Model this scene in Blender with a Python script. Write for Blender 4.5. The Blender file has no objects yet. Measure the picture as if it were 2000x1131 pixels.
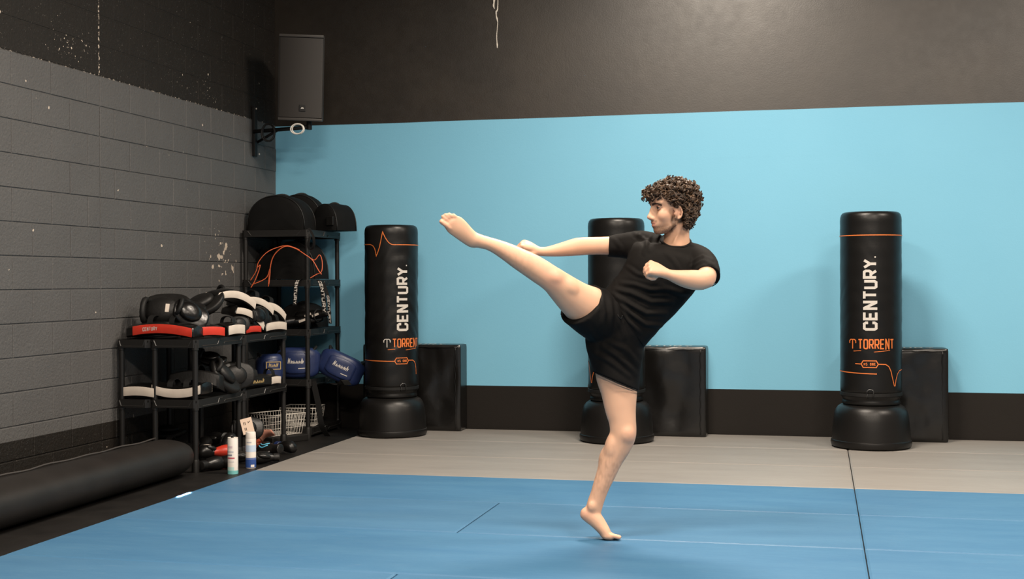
import bpy, bmesh, math, random
import numpy as np
from mathutils import Vector, Matrix, noise

random.seed(7)
scene = bpy.context.scene
COL = scene.collection

# ------------------------------------------------------------------ camera
FPX = 2567.0                      # focal length in pixels of the 2000 px wide frame
CAM = Vector((0.0, 0.0, 1.24))
YAW, PITCH, ROLL = math.radians(13.16), math.radians(-0.37), math.radians(-0.23)
cam_data = bpy.data.cameras.new('camera')
cam_data.sensor_width = 36.0
cam_data.lens = 36.0 * FPX / 2000.0
cam_data.clip_end = 100
cam = bpy.data.objects.new('camera', cam_data)
COL.objects.link(cam)
ROT = (Matrix.Rotation(YAW, 3, 'Z') @ Matrix.Rotation(math.pi / 2 + PITCH, 3, 'X') @ Matrix.Rotation(ROLL, 3, 'Z'))
cam.matrix_world = Matrix.Translation(CAM) @ ROT.to_4x4()
scene.camera = cam
RGT, UPV, FWD = ROT @ Vector((1, 0, 0)), ROT @ Vector((0, 1, 0)), ROT @ Vector((0, 0, -1))

# ------------------------------------------------------------------ world, lamps, exposure
world = bpy.data.worlds.new('world'); scene.world = world
world.use_nodes = True
world.node_tree.nodes['Background'].inputs[0].default_value = (1.0, 0.90, 0.80, 1)
world.node_tree.nodes['Background'].inputs[1].default_value = 0.24
scene.view_settings.view_transform = 'Standard'
scene.view_settings.look = 'None'
scene.view_settings.exposure = 0.12
scene.view_settings.gamma = 1.0
scene.view_settings.use_curve_mapping = False

LAMPS = [(-1.9, 4.6, 4.6, 215), (1.5, 4.6, 4.6, 180), (-0.8, 8.0, 4.6, 235), (3.2, 7.6, 4.6, 200),
         (-0.6, 0.4, 4.6, 330), (2.8, 0.4, 4.6, 280)]
def area_lamp(x, y, z, w):
    d = bpy.data.lights.new('ceiling_lamp_light', 'AREA')
    d.shape = 'RECTANGLE'; d.size = 1.15; d.size_y = 0.5
    d.energy = w; d.color = (1.0, 0.87, 0.73)
    o = bpy.data.objects.new('ceiling_lamp_light', d); COL.objects.link(o)
    o.location = (x, y, z - 0.09)
    return o
for L_ in LAMPS:
    area_lamp(*L_)
# a sliver of daylight from a high gap falling on the edge of the mats
sd = bpy.data.lights.new('daylight_sliver', 'AREA'); sd.shape = 'RECTANGLE'
sd.size = 0.035; sd.size_y = 0.16; sd.spread = math.radians(0.25); sd.energy = 9; sd.color = (0.9, 0.97, 1.0)
so = bpy.data.objects.new('daylight_sliver', sd); COL.objects.link(so)
so.location = (-3.626, 7.02, 4.2)
so.rotation_euler = (0, 0, 0)

# ------------------------------------------------------------------ helpers
def at(px, py, d):
    """photo pixel + distance along the view axis -> world point"""
    return CAM + (FWD + RGT * ((px - 1000) / FPX) - UPV * ((py - 565.5) / FPX)) * d
def ray(px, py):
    return FWD + RGT * ((px - 1000) / FPX) - UPV * ((py - 565.5) / FPX)
def on_z(px, py, z):
    r = ray(px, py); return CAM + r * ((z - CAM.z) / r.z)
def on_y(px, py, y):
    r = ray(px, py); return CAM + r * ((y - CAM.y) / r.y)
def on_x(px, py, x):
    r = ray(px, py); return CAM + r * ((x - CAM.x) / r.x)

MATS = {}
def mat(name, col, rough=0.6, metal=0.0, spec=0.5, var=0.0, vscale=8.0, bump=0.0, bscale=60.0, coat=0.0, attr=None):
    if name in MATS: return MATS[name]
    m = bpy.data.materials.new(name); m.use_nodes = True
    nt = m.node_tree; b = nt.nodes['Principled BSDF']
    b.inputs['Base Color'].default_value = (*col, 1)
    b.inputs['Roughness'].default_value = rough
    b.inputs['Metallic'].default_value = metal
    b.inputs['Specular IOR Level'].default_value = spec
    if coat: b.inputs['Coat Weight'].default_value = coat
    tc = nt.nodes.new('ShaderNodeTexCoord')
    if var:
        n = nt.nodes.new('ShaderNodeTexNoise'); n.inputs['Scale'].default_value = vscale; n.inputs['Detail'].default_value = 5
        nt.links.new(tc.outputs['Object'], n.inputs['Vector'])
        r = nt.nodes.new('ShaderNodeValToRGB')
        r.color_ramp.elements[0].position = 0.3; r.color_ramp.elements[1].position = 0.7
        r.color_ramp.elements[0].color = (*[max(0, c * (1 - var)) for c in col], 1)
        r.color_ramp.elements[1].color = (*[min(1, c * (1 + var)) for c in col], 1)
        nt.links.new(n.outputs['Fac'], r.inputs['Fac'])
        nt.links.new(r.outputs['Color'], b.inputs['Base Color'])
    if attr:
        a = nt.nodes.new('ShaderNodeAttribute'); a.attribute_name = attr
        nt.links.new(a.outputs['Color'], b.inputs['Base Color'])
    if bump:
        n2 = nt.nodes.new('ShaderNodeTexNoise'); n2.inputs['Scale'].default_value = bscale; n2.inputs['Detail'].default_value = 4
        nt.links.new(tc.outputs['Object'], n2.inputs['Vector'])
        bp = nt.nodes.new('ShaderNodeBump'); bp.inputs['Strength'].default_value = bump; bp.inputs['Distance'].default_value = 0.01
        nt.links.new(n2.outputs['Fac'], bp.inputs['Height'])
        nt.links.new(bp.outputs['Normal'], b.inputs['Normal'])
    MATS[name] = m
    return m

class MB:
    """collects shapes into one mesh"""
    def __init__(s): s.v = []; s.f = []
    def add(s, v, f):
        o = len(s.v); s.v += [Vector(p) for p in v]; s.f += [tuple(i + o for i in q) for q in f]; return s
    def box(s, c, size, rot=None, bev=0.0):
        hx, hy, hz = [k / 2 for k in size]
        c = Vector(c)
        if bev <= 0:
            v = [Vector((x * hx, y * hy, z * hz)) for x in (-1, 1) for y in (-1, 1) for z in (-1, 1)]
            f = [(0, 1, 3, 2), (4, 6, 7, 5), (0, 4, 5, 1), (2, 3, 7, 6), (0, 2, 6, 4), (1, 5, 7, 3)]
        else:
            bm = bmesh.new(); bmesh.ops.create_cube(bm, size=1.0)
            for q in bm.verts: q.co = Vector((q.co.x * size[0], q.co.y * size[1], q.co.z * size[2]))
            bmesh.ops.bevel(bm, geom=bm.edges[:], offset=bev, segments=2, affect='EDGES', profile=0.6)
            bm.verts.index_update()
            v = [q.co.copy() for q in bm.verts]; f = [tuple(w.index for w in q.verts) for q in bm.faces]; bm.free()
        if rot is not None: v = [rot @ p for p in v]
        return s.add([p + c for p in v], f)
    def rings(s, rings, cap=True, closed=False):
        n = len(rings[0]); o = len(s.v)
        for r in rings: s.v += [Vector(p) for p in r]
        m = len(rings)
        for i in range(m if closed else m - 1):
            j = (i + 1) % m
            for k in range(n):
                k2 = (k + 1) % n
                s.f.append((o + i * n + k, o + i * n + k2, o + j * n + k2, o + j * n + k))
        if cap and not closed:
            for base, r, flip in ((o, rings[0], True), (o + (m - 1) * n, rings[-1], False)):
                c = sum((Vector(p) for p in r), Vector()) / n
                s.v.append(c); ci = len(s.v) - 1
                for k in range(n):
                    a, b = base + k, base + (k + 1) % n
                    s.f.append((b, a, ci) if flip else (a, b, ci))
        return s
    def tube(s, pts, r, n=8, cap=True, closed=False):
        pts = [Vector(p) for p in pts]; m = len(pts); rr = r if isinstance(r, (list, tuple)) else [r] * m
        rings = []; nrm = None
        for i, p in enumerate(pts):
            if closed: t = pts[(i + 1) % m] - pts[i - 1]
            else: t = pts[min(i + 1, m - 1)] - pts[max(i - 1, 0)]
            t = t.normalized() if t.length > 1e-9 else Vector((0, 0, 1))
            if nrm is None:
                a = Vector((0, 0, 1)) if abs(t.z) < 0.9 else Vector((1, 0, 0)); nrm = (a - t * a.dot(t)).normalized()
            else:
                nrm = nrm - t * nrm.dot(t)
                nrm = nrm.normalized() if nrm.length > 1e-6 else t.orthogonal().normalized()
            bn = t.cross(nrm)
            rings.append([p + (nrm * math.cos(2 * math.pi * k / n) + bn * math.sin(2 * math.pi * k / n)) * rr[i] for k in range(n)])
        return s.rings(rings, cap, closed)
    def lathe(s, prof, n=40, c=(0, 0, 0)):
        c = Vector(c)
        return s.rings([[c + Vector((r * math.cos(2 * math.pi * k / n), r * math.sin(2 * math.pi * k / n), z)) for k in range(n)] for r, z in prof])
    def ell(s, c, ax, ay, az, n=20, m=12):
        """ellipsoid with axis vectors"""
        c = Vector(c); ax, ay, az = Vector(ax), Vector(ay), Vector(az)
        rings = []
        for i in range(1, m):
            th = math.pi * i / m
            rings.append([c + ax * (math.sin(th) * math.cos(2 * math.pi * k / n)) + ay * (math.sin(th) * math.sin(2 * math.pi * k / n)) - az * math.cos(th) for k in range(n)])
        return s.rings(rings)
    def capsule(s, pts, rr, n=10):
        pts = [Vector(p) for p in pts]; rr = list(rr)
        t0 = (pts[0] - pts[1]).normalized(); t1 = (pts[-1] - pts[-2]).normalized()
        P = [pts[0] + t0 * rr[0] * 0.95, pts[0] + t0 * rr[0] * 0.7] + pts + [pts[-1] + t1 * rr[-1] * 0.7, pts[-1] + t1 * rr[-1] * 0.95]
        R = [rr[0] * 0.3, rr[0] * 0.72] + rr + [rr[-1] * 0.72, rr[-1] * 0.3]
        return s.tube(P, R, n)
    def build(s, name, m, parent=None, smooth=False, origin=None, fix=True):
        me = bpy.data.meshes.new(name)
        o0 = Vector(origin) if origin is not None else Vector()
        me.from_pydata([tuple(p - o0) for p in s.v], [], s.f)
        if fix:
            bm = bmesh.new(); bm.from_mesh(me); bmesh.ops.recalc_face_normals(bm, faces=bm.faces[:]); bm.to_mesh(me); bm.free()
        me.update()
        return mesh_obj(name, me, m, parent, smooth, o0 if origin is not None else None)
def mesh_obj(name, me, m, parent=None, smooth=False, loc=None):
    o = bpy.data.objects.new(name, me); COL.objects.link(o)
    if m is not None and not me.materials: me.materials.append(m)
    if smooth == 'auto':
        me.polygons.foreach_set('use_smooth', [True] * len(me.polygons))
        me.set_sharp_from_angle(angle=math.radians(38))
    elif smooth:
        me.polygons.foreach_set('use_smooth', [True] * len(me.polygons))
    if parent is not None: o.parent = parent
    if loc is not None: o.location = loc
    return o
def tag(o, label=None, cat=None, group=None, kind=None):
    if label: o['label'] = label
    if cat: o['category'] = cat
    if group: o['group'] = group
    if kind: o['kind'] = kind
    return o
def empty(name, loc, rz=0.0, label=None, cat=None, group=None, rot=None):
    o = bpy.data.objects.new(name, None); COL.objects.link(o); o.empty_display_size = 0.05
    o.location = loc; o.rotation_euler = rot if rot is not None else (0, 0, rz)
    return tag(o, label, cat, group)
def catmull(pts, n=6, closed=False):
    P = [Vector(p) for p in pts]; m = len(P); out = []
    rng = m if closed else m - 1
    for i in range(rng):
        if closed: p0, p1, p2, p3 = P[i - 1], P[i], P[(i + 1) % m], P[(i + 2) % m]
        else: p0, p1, p2, p3 = P[max(i - 1, 0)], P[i], P[i + 1], P[min(i + 2, m - 1)]
        for k in range(n):
            t = k / n
            out.append(0.5 * ((2 * p1) + (p2 - p0) * t + (2 * p0 - 5 * p1 + 4 * p2 - p3) * t * t + (3 * p1 - p0 - 3 * p2 + p3) * t ** 3))
    if not closed: out.append(P[-1])
    return out
def remesh(mb, voxel, smooth=4, fac=0.5):
    o = mb.build('remesh_tmp', None)
    md = o.modifiers.new('r', 'REMESH'); md.mode = 'VOXEL'; md.voxel_size = voxel; md.adaptivity = 0
    if smooth:
        sm = o.modifiers.new('s', 'SMOOTH'); sm.factor = fac; sm.iterations = smooth
    dg = bpy.context.evaluated_depsgraph_get()
    me = bpy.data.meshes.new_from_object(o.evaluated_get(dg))
    old = o.data; bpy.data.objects.remove(o); bpy.data.meshes.remove(old)
    return me

# lettering built from thick strokes
GLY = {
 'C': [[(1, .68), (1, .86), (.84, 1), (.16, 1), (0, .86), (0, .14), (.16, 0), (.84, 0), (1, .14), (1, .32)]],
 'E': [[(1, 1), (0, 1), (0, 0), (1, 0)], [(0, .5), (.85, .5)]],
 'N': [[(0, -.1), (0, 1.1)], [(1, -.1), (1, 1.1)], [(.06, 1.02), (.94, -.02)]],
 'T': [[(-.05, 1), (1.05, 1)], [(.5, 1), (.5, 0)]],
 'U': [[(0, 1), (0, .14), (.16, 0), (.84, 0), (1, .14), (1, 1)]],
 'R': [[(0, 0), (0, 1), (.84, 1), (1, .86), (1, .58), (.84, .44), (0, .44)], [(.5, .44), (1, 0)]],
 'Y': [[(-.05, 1), (.5, .5), (1.05, 1)], [(.5, .5), (.5, 0)]],
 'O': [[(.16, 0), (.84, 0), (1, .14), (1, .86), (.84, 1), (.16, 1), (0, .86), (0, .14), (.16, 0)]],
 'H': [[(0, 0), (0, 1)], [(1, 0), (1, 1)], [(0, .5), (1, .5)]],
 'D': [[(0, 0), (.8, 0), (1, .2), (1, .8), (.8, 1), (0, 1), (0, 0)]],
 'S': [[(1, 1), (.12, 1), (0, .88), (0, .6), (.12, .5), (.88, .5), (1, .4), (1, .12), (.88, 0), (0, 0)]],
 'J': [[(1, 1), (1, .15), (.85, 0), (.15, 0), (0, .15), (0, .3)]],
 'B': [[(0, 0), (0, 1), (.85, 1), (1, .86), (1, .64), (.85, .52), (0, .52)], [(.85, .52), (1, .4), (1, .14), (.85, 0), (0, 0)]],
 'L': [[(0, 1), (0, 0), (1, 0)]],
 'I': [[(.5, 0), (.5, 1)]], 'A': [[(0, 0), (.5, 1), (1, 0)], [(.2, .35), (.8, .35)]],
 'F': [[(1, 1), (0, 1), (0, 0)], [(0, .5), (.8, .5)]], 'M': [[(0, 0), (0, 1), (.5, .4), (1, 1), (1, 0)]],
 'P': [[(0, 0), (0, 1), (.85, 1), (1, .86), (1, .58), (.85, .46), (0, .46)]],
 'X': [[(0, 0), (1, 1)], [(0, 1), (1, 0)]], 'K': [[(0, 0), (0, 1)], [(1, 1), (0, .45), (1, 0)]],
 'G': [[(1, .8), (.85, 1), (.15, 1), (0, .85), (0, .15), (.15, 0), (.85, 0), (1, .15), (1, .48), (.55, .48)]],
}
def stroke2d(poly, w, step=0.01):
    """polyline -> list of quads (4 xy points)"""
    P = [Vector((a, b)) for a, b in poly]
    Q = [P[0]]
    for a, b in zip(P, P[1:]):
        k = max(1, int((b - a).length / step))
        Q += [a.lerp(b, (i + 1) / k) for i in range(k)]
    L, R = [], []
    for i, p in enumerate(Q):
        d0 = (p - Q[i - 1]).normalized() if i > 0 else None
        d1 = (Q[i + 1] - p).normalized() if i < len(Q) - 1 else None
        d = d0 if d1 is None else d1 if d0 is None else d0 + d1
        d = d.normalized() if d.length > 1e-6 else (d0 or d1)
        nn = Vector((-d.y, d.x)); k = 1.0
        if d0 is not None and d1 is not None:
            c = max(0.5, d.dot(d1)); k = 1 / c
        L.append(p + nn * w / 2 * k); R.append(p - nn * w / 2 * k)
    return [(L[i], L[i + 1], R[i + 1], R[i]) for i in range(len(Q) - 1)]
def text2d(s, h, w, gap, th):
    """quads of a line of lettering centred on the origin, cap height h, letter width w"""
    tot = len(s) * w + (len(s) - 1) * gap; x = -tot / 2; out = []
    for ch in s:
        if ch != ' ':
            for pl in GLY[ch]:
                out += stroke2d([(x + th / 2 + a * (w - th), -h / 2 + th / 2 + b * (h - th)) for a, b in pl], th)
        x += w + gap
    return out
def print_on(mb, quads, fn):
    for q in quads:
        o = len(mb.v); mb.v += [fn(p.x, p.y) for p in q]; mb.f.append((o, o + 1, o + 2, o + 3))
    return mb

# ------------------------------------------------------------------ setting
FLOOR_Z = -0.016
WX, WY = -4.60, 10.68             # face of the left wall, face of the back wall
def nodes_of(name):
    m = bpy.data.materials.new(name); m.use_nodes = True
    return m, m.node_tree, m.node_tree.nodes['Principled BSDF']
def N(nt, t, **k):
    n = nt.nodes.new(t)
    for a, b in k.items():
        if a.startswith('i_'): n.inputs[int(a[2:])].default_value = b
        else: setattr(n, a, b)
    return n
def math_n(nt, op, a, b=None, clamp=False):
    n = N(nt, 'ShaderNodeMath', operation=op, use_clamp=clamp)
    for i, x in enumerate((a, b)):
        if x is None: continue
        if isinstance(x, (int, float)): n.inputs[i].default_value = x
        else: nt.links.new(x, n.inputs[i])
    return n.outputs[0]
def mix_n(nt, f, a, b):
    n = N(nt, 'ShaderNodeMix', data_type='RGBA')
    for sock, x in ((n.inputs[0], f), (n.inputs[6], a), (n.inputs[7], b)):
        if isinstance(x, (int, float)): sock.default_value = x
        elif isinstance(x, tuple): sock.default_value = (*x, 1)
        else: nt.links.new(x, sock)
    return n.outputs[2]
def noise_n(nt, vec, scale, detail=4, rough=0.5):
    n = N(nt, 'ShaderNodeTexNoise'); n.inputs['Scale'].default_value = scale; n.inputs['Detail'].default_value = detail; n.inputs['Roughness'].default_value = rough
    nt.links.new(vec, n.inputs['Vector']); return n.outputs['Fac']
def step_n(nt, x, lo, hi):
    n = N(nt, 'ShaderNodeMapRange'); n.inputs[1].default_value = lo; n.inputs[2].default_value = hi
    nt.links.new(x, n.inputs[0]); return n.outputs[0]

# painted concrete block wall: black plinth, grey middle, black above; chipped paint
def block_paint():
    m, nt, b = nodes_of('block_paint')
    g = N(nt, 'ShaderNodeNewGeometry'); pos = g.outputs['Position']
    sep = N(nt, 'ShaderNodeSeparateXYZ'); nt.links.new(pos, sep.inputs[0])
    y, z = sep.outputs[1], sep.outputs[2]
    n1 = noise_n(nt, pos, 3.0, 5); n2 = noise_n(nt, pos, 26.0, 5, 0.6); n3 = noise_n(nt, pos, 9.0, 6, 0.7)
    oi = N(nt, 'ShaderNodeObjectInfo')
    zw = math_n(nt, 'ADD', z, math_n(nt, 'MULTIPLY', math_n(nt, 'SUBTRACT', n2, 0.5), 0.02))
    grey = mix_n(nt, n1, (0.076, 0.074, 0.073), (0.098, 0.096, 0.094))
    grey = mix_n(nt, math_n(nt, 'MULTIPLY', oi.outputs['Random'], 0.35), grey, (0.085, 0.083, 0.082))
    black = mix_n(nt, n3, (0.0060, 0.0049, 0.0039), (0.0150, 0.0118, 0.0088))
    up = step_n(nt, zw, 2.594, 2.600); lowr = step_n(nt, z, 0.313, 0.316)
    col = mix_n(nt, lowr, black, grey); col = mix_n(nt, up, col, black)
    # pale chips: along the joint of the two greys, near the control joint, above the gear shelf
    vor = noise_n(nt, pos, 38.0, 3, 0.6)
    def zone(cy, cz, ry, rz):
        a = math_n(nt, 'DIVIDE', math_n(nt, 'SUBTRACT', y, cy), ry); c = math_n(nt, 'DIVIDE', math_n(nt, 'SUBTRACT', z, cz), rz)
        r = math_n(nt, 'SQRT', math_n(nt, 'ADD', math_n(nt, 'MULTIPLY', a, a), math_n(nt, 'MULTIPLY', c, c)))
        return math_n(nt, 'SUBTRACT', 1.0, r, True)
    big = noise_n(nt, pos, 17.0, 2, 0.4); small = noise_n(nt, pos, 46.0, 3, 0.55)
    chip = step_n(nt, math_n(nt, 'ADD', big, math_n(nt, 'MULTIPLY', zone(9.62, 1.45, 0.42, 0.30), 0.24)), 0.775, 0.785)
    for q, k in (((7.45, 2.74, 0.55, 0.24), 0.20), ((9.2, 2.72, 1.1, 0.22), 0.15), ((9.5, 1.6, 0.9, 0.5), 0.12)):
        chip = math_n(nt, 'MAXIMUM', chip, step_n(nt, math_n(nt, 'ADD', small, math_n(nt, 'MULTIPLY', zone(*q), k)), 0.80, 0.815))
    cj = math_n(nt, 'SUBTRACT', 1.0, math_n(nt, 'MULTIPLY', math_n(nt, 'ABSOLUTE', math_n(nt, 'SUBTRACT', y, 7.80)), 110.0), True)
    cj = math_n(nt, 'MULTIPLY', step_n(nt, math_n(nt, 'MULTIPLY', cj, step_n(nt, z, 2.60, 2.62)), 0.1, 0.3), step_n(nt, small, 0.50, 0.56))
    chip = math_n(nt, 'MAXIMUM', chip, cj)
    line = math_n(nt, 'MULTIPLY', math_n(nt, 'SUBTRACT', 1.0, math_n(nt, 'MULTIPLY', math_n(nt, 'ABSOLUTE', math_n(nt, 'SUBTRACT', z, 2.600)), 160.0), True), step_n(nt, vor, 0.56, 0.6))
    speck = step_n(nt, noise_n(nt, pos, 105.0, 2), 0.70, 0.74)
    col = mix_n(nt, math_n(nt, 'MULTIPLY', speck, 0.35), col, (0.34, 0.31, 0.28))
    col = mix_n(nt, math_n(nt, 'MAXIMUM', chip, math_n(nt, 'MULTIPLY', line, 0.7)), col, (0.52, 0.44, 0.36))
    nt.links.new(col, b.inputs['Base Color'])
    nt.links.new(math_n(nt, 'ADD', 0.55, math_n(nt, 'MULTIPLY', up, 0.15)), b.inputs['Roughness']); b.inputs['Specular IOR Level'].default_value = 0.30
    hgt = math_n(nt, 'ADD', noise_n(nt, pos, 55.0, 5, 0.65), math_n(nt, 'MULTIPLY', n3, 0.6))
    bp = N(nt, 'ShaderNodeBump'); bp.inputs['Strength'].default_value = 0.8; bp.inputs['Distance'].default_value = 0.008
    nt.links.new(hgt, bp.inputs['Height']); nt.links.new(bp.outputs[0], b.inputs['Normal'])
    return m
M_BLOCK = block_paint()
wl = MB().box((WX - 0.106, 6.35, 2.5), (0.2, 8.70, 5.1)).build('wall_left', M_BLOCK); tag(wl, kind='structure')
BH, BL, JT = 0.2, 0.41, 0.006
blk_cache = {}
def block(y0, y1, z0, z1):
    ly, lz = round(y1 - y0, 3), round(z1 - z0, 3)
    if (ly, lz) not in blk_cache:
        e = 0.0035
        v = []
        for x, i in ((-0.012, 0.0), (-0.0015, 0.0), (0.002, e)):
            v += [(x, -ly / 2 + i, -lz / 2 + i), (x, ly / 2 - i, -lz / 2 + i), (x, ly / 2 - i, lz / 2 - i), (x, -ly / 2 + i, lz / 2 - i)]
        f = [(8, 9, 10, 11)] + [(a + k, a + (k + 1) % 4, a + 4 + (k + 1) % 4, a + 4 + k) for a in (0, 4) for k in range(4)]
        me = bpy.data.meshes.new('block'); me.from_pydata(v, [], f); me.materials.append(M_BLOCK); me.update()
        blk_cache[(ly, lz)] = me
    o = bpy.data.objects.new('block', blk_cache[(ly, lz)]); COL.objects.link(o); o.parent = wl
    o.location = (WX - (0.002 if z1 < 2.61 else 0.0058) + random.uniform(-0.0006, 0.0006), (y0 + y1) / 2, (z0 + z1) / 2)
CJ = 7.80
for k in range(20):
    z0 = FLOOR_Z + 0.014 + k * BH; z1 = z0 + BH
    lj = [7.65 - (BL / 2 if k % 2 else 0) - BL * i for i in range(0, 5)]
    rj = [8.19 - (BL / 2 if k % 2 else 0) + BL * i for i in range(0, 8)]
    js = sorted(lj) + [CJ] + rj
    js = [j for j in js if j < WY - 0.03] + [WY]
    for a, b in zip(js, js[1:]):
        g = 0.008 if a == CJ or b == CJ else 0.0036
        if b - a > 0.05: block(a + g / 2, b - (g / 2 if b != WY else 0), z0 + JT / 2, z1 - JT / 2)

def back_paint():
    m, nt, b = nodes_of('back_wall_paint')
    g = N(nt, 'ShaderNodeNewGeometry'); pos = g.outputs['Position']
    sep = N(nt, 'ShaderNodeSeparateXYZ'); nt.links.new(pos, sep.inputs[0]); x, z = sep.outputs[0], sep.outputs[2]
    n1 = noise_n(nt, pos, 1.6, 5); n2 = noise_n(nt, pos, 14.0, 4); n3 = noise_n(nt, pos, 0.5, 2)
    zw = math_n(nt, 'ADD', z, math_n(nt, 'MULTIPLY', math_n(nt, 'SUBTRACT', n3, 0.5), 0.02))
    blue = mix_n(nt, n1, (0.168, 0.425, 0.590), (0.188, 0.455, 0.620))
    blk = mix_n(nt, step_n(nt, noise_n(nt, pos, 2.2, 5, 0.6), 0.35, 0.7), (0.0125, 0.0092, 0.0064), (0.022, 0.0165, 0.0115))
    plinth = mix_n(nt, n1, (0.0085, 0.0068, 0.0056), (0.0125, 0.0100, 0.0082))
    # touched-up, glossier patch of black paint
    a = math_n(nt, 'MULTIPLY', step_n(nt, math_n(nt, 'ABSOLUTE', math_n(nt, 'SUBTRACT', x, -1.36)), 0.27, 0.24), step_n(nt, math_n(nt, 'ADD', z, math_n(nt, 'MULTIPLY', n2, 0.5)), 3.15, 3.5))
    up = step_n(nt, zw, 2.590, 2.594); lowr = step_n(nt, z, 0.362, 0.365)
    col = mix_n(nt, lowr, plinth, blue); col = mix_n(nt, up, col, mix_n(nt, a, blk, (0.014, 0.0105, 0.0075)))
    nt.links.new(col, b.inputs['Base Color'])
    rg = math_n(nt, 'SUBTRACT', 0.62, math_n(nt, 'MULTIPLY', up, 0.20))
    nt.links.new(math_n(nt, 'ADD', rg, math_n(nt, 'MULTIPLY', math_n(nt, 'SUBTRACT', n2, 0.5), 0.12)), b.inputs['Roughness'])
    nt.links.new(math_n(nt, 'ADD', 0.22, math_n(nt, 'MULTIPLY', up, 0.48)), b.inputs['Specular IOR Level'])
    bp = N(nt, 'ShaderNodeBump'); bp.inputs['Strength'].default_value = 0.12; bp.inputs['Distance'].default_value = 0.004
    nt.links.new(math_n(nt, 'ADD', noise_n(nt, pos, 90.0, 3), n2), bp.inputs['Height']); nt.links.new(bp.outputs[0], b.inputs['Normal'])
    return m
wb = MB().box(((WX - 0.2 + 7.5) / 2, WY + 0.1, 2.5), (7.7 - WX, 0.2, 5.1)).build('wall_back', back_paint()); tag(wb, kind='structure')
# dried drip of pale filler on the black paint
M_DRIP = mat('pale_filler', (0.62, 0.57, 0.50), 0.4)
for pts, rr in ((((972.5, -20), (972.3, 5), (971.5, 19), (969, 23), (969, 30), (970.3, 36), (972, 44), (971, 57), (970, 70), (970.5, 82), (971, 88), (971, 94)), (.003, .004, .006, .008, .005, .008, .004, .003, .004, .004, .007, .004)),
                (((966, -20), (965, -2), (964.5, 6), (963.8, 12), (966, 18)), (.005, .011, .007, .009, .002))):
    P = catmull([on_y(a, b, WY - 0.002) for a, b in pts], 3); R = np.interp(np.linspace(0, len(pts) - 1, len(P)), range(len(pts)), rr)
    MB().tube(P, list(R), 7).build('paint_drip', M_DRIP, wb, smooth=True)

# ceiling above the lamps
cl = MB().box((1.4, 5.0, 5.15), (12.4, 12, 0.2)).build('ceiling', mat('ceiling_paint', (0.03, 0.028, 0.026), 0.8, var=0.2)); tag(cl, kind='structure')

# floor of black rubber with mats laid flush in it
M_RUB = mat('black_rubber_floor', (0.0085, 0.0075, 0.0068), 0.5, spec=0.3, var=0.35, vscale=5, bump=0.1, bscale=200)
fl = MB().box((1.4, 5.3, FLOOR_Z - 0.1), (12.4, 11.2, 0.2)).build('floor', M_RUB); tag(fl, kind='structure')
def mat_vinyl(name, c1, c2, scuff):
    m, nt, b = nodes_of(name)
    g = N(nt, 'ShaderNodeNewGeometry'); pos = g.outputs['Position']; oi = N(nt, 'ShaderNodeObjectInfo')
    mp = N(nt, 'ShaderNodeMapping'); mp.inputs['Scale'].default_value = (0.7, 3.0, 1); nt.links.new(pos, mp.inputs[0])
    n1 = noise_n(nt, mp.outputs[0], 2.2, 6, 0.6); n2 = noise_n(nt, mp.outputs[0], 14.0, 5, 0.65)
    col = mix_n(nt, step_n(nt, n1, 0.3, 0.7), c1, c2)
    col = mix_n(nt, math_n(nt, 'MULTIPLY', step_n(nt, n2, 0.60, 0.78), 0.30), col, scuff)
    col = mix_n(nt, math_n(nt, 'MULTIPLY', oi.outputs['Random'], 0.14), col, scuff)
    nt.links.new(col, b.inputs['Base Color'])
    nt.links.new(math_n(nt, 'ADD', 0.42, math_n(nt, 'MULTIPLY', n2, 0.22)), b.inputs['Roughness'])
    b.inputs['Specular IOR Level'].default_value = 0.4
    bp = N(nt, 'ShaderNodeBump'); bp.inputs['Strength'].default_value = 0.10; bp.inputs['Distance'].default_value = 0.003
    nt.links.new(math_n(nt, 'ADD', noise_n(nt, pos, 150.0, 3), n1), bp.inputs['Height']); nt.links.new(bp.outputs[0], b.inputs['Normal'])
    return m
M_BLUE = mat_vinyl('blue_mat_vinyl', (0.036, 0.122, 0.236), (0.050, 0.146, 0.260), (0.13, 0.20, 0.26))
M_GREY = mat_vinyl('grey_mat_vinyl', (0.195, 0.180, 0.166), (0.235, 0.218, 0.200), (0.31, 0.29, 0.265))
tile_cache = {}
def tile(x0, x1, y0, y1, m):
    g = 0.006; lx, ly = round(x1 - x0 - g, 3), round(y1 - y0 - g, 3); key = (lx, ly, m.name)
    if key not in tile_cache:
        e = 0.010; v = []
        for z, i in ((-0.015, 0), (-0.005, 0), (0.0, e)):
            v += [(-lx / 2 + i, -ly / 2 + i, z), (lx / 2 - i, -ly / 2 + i, z), (lx / 2 - i, ly / 2 - i, z), (-lx / 2 + i, ly / 2 - i, z)]
        f = [(8, 9, 10, 11), (3, 2, 1, 0)] + [(a + k, a + (k + 1) % 4, a + 4 + (k + 1) % 4, a + 4 + k) for a in (0, 4) for k in range(4)]
        me = bpy.data.meshes.new('mat_tile'); me.from_pydata(v, [], f); me.materials.append(m); me.update(); tile_cache[key] = me
    o = bpy.data.objects.new('mat_tile', tile_cache[key]); COL.objects.link(o); o.parent = fl
    o.location = ((x0 + x1) / 2, (y0 + y1) / 2, random.uniform(-0.0008, 0.0004))
MX0 = -3.635
XS_A = [MX0, 0.2, 4.05]; XS_B = [MX0, -1.75, 0.2, 2.13, 4.05]; XS_C = [MX0, 0.2, 2.13, 4.05]
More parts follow.
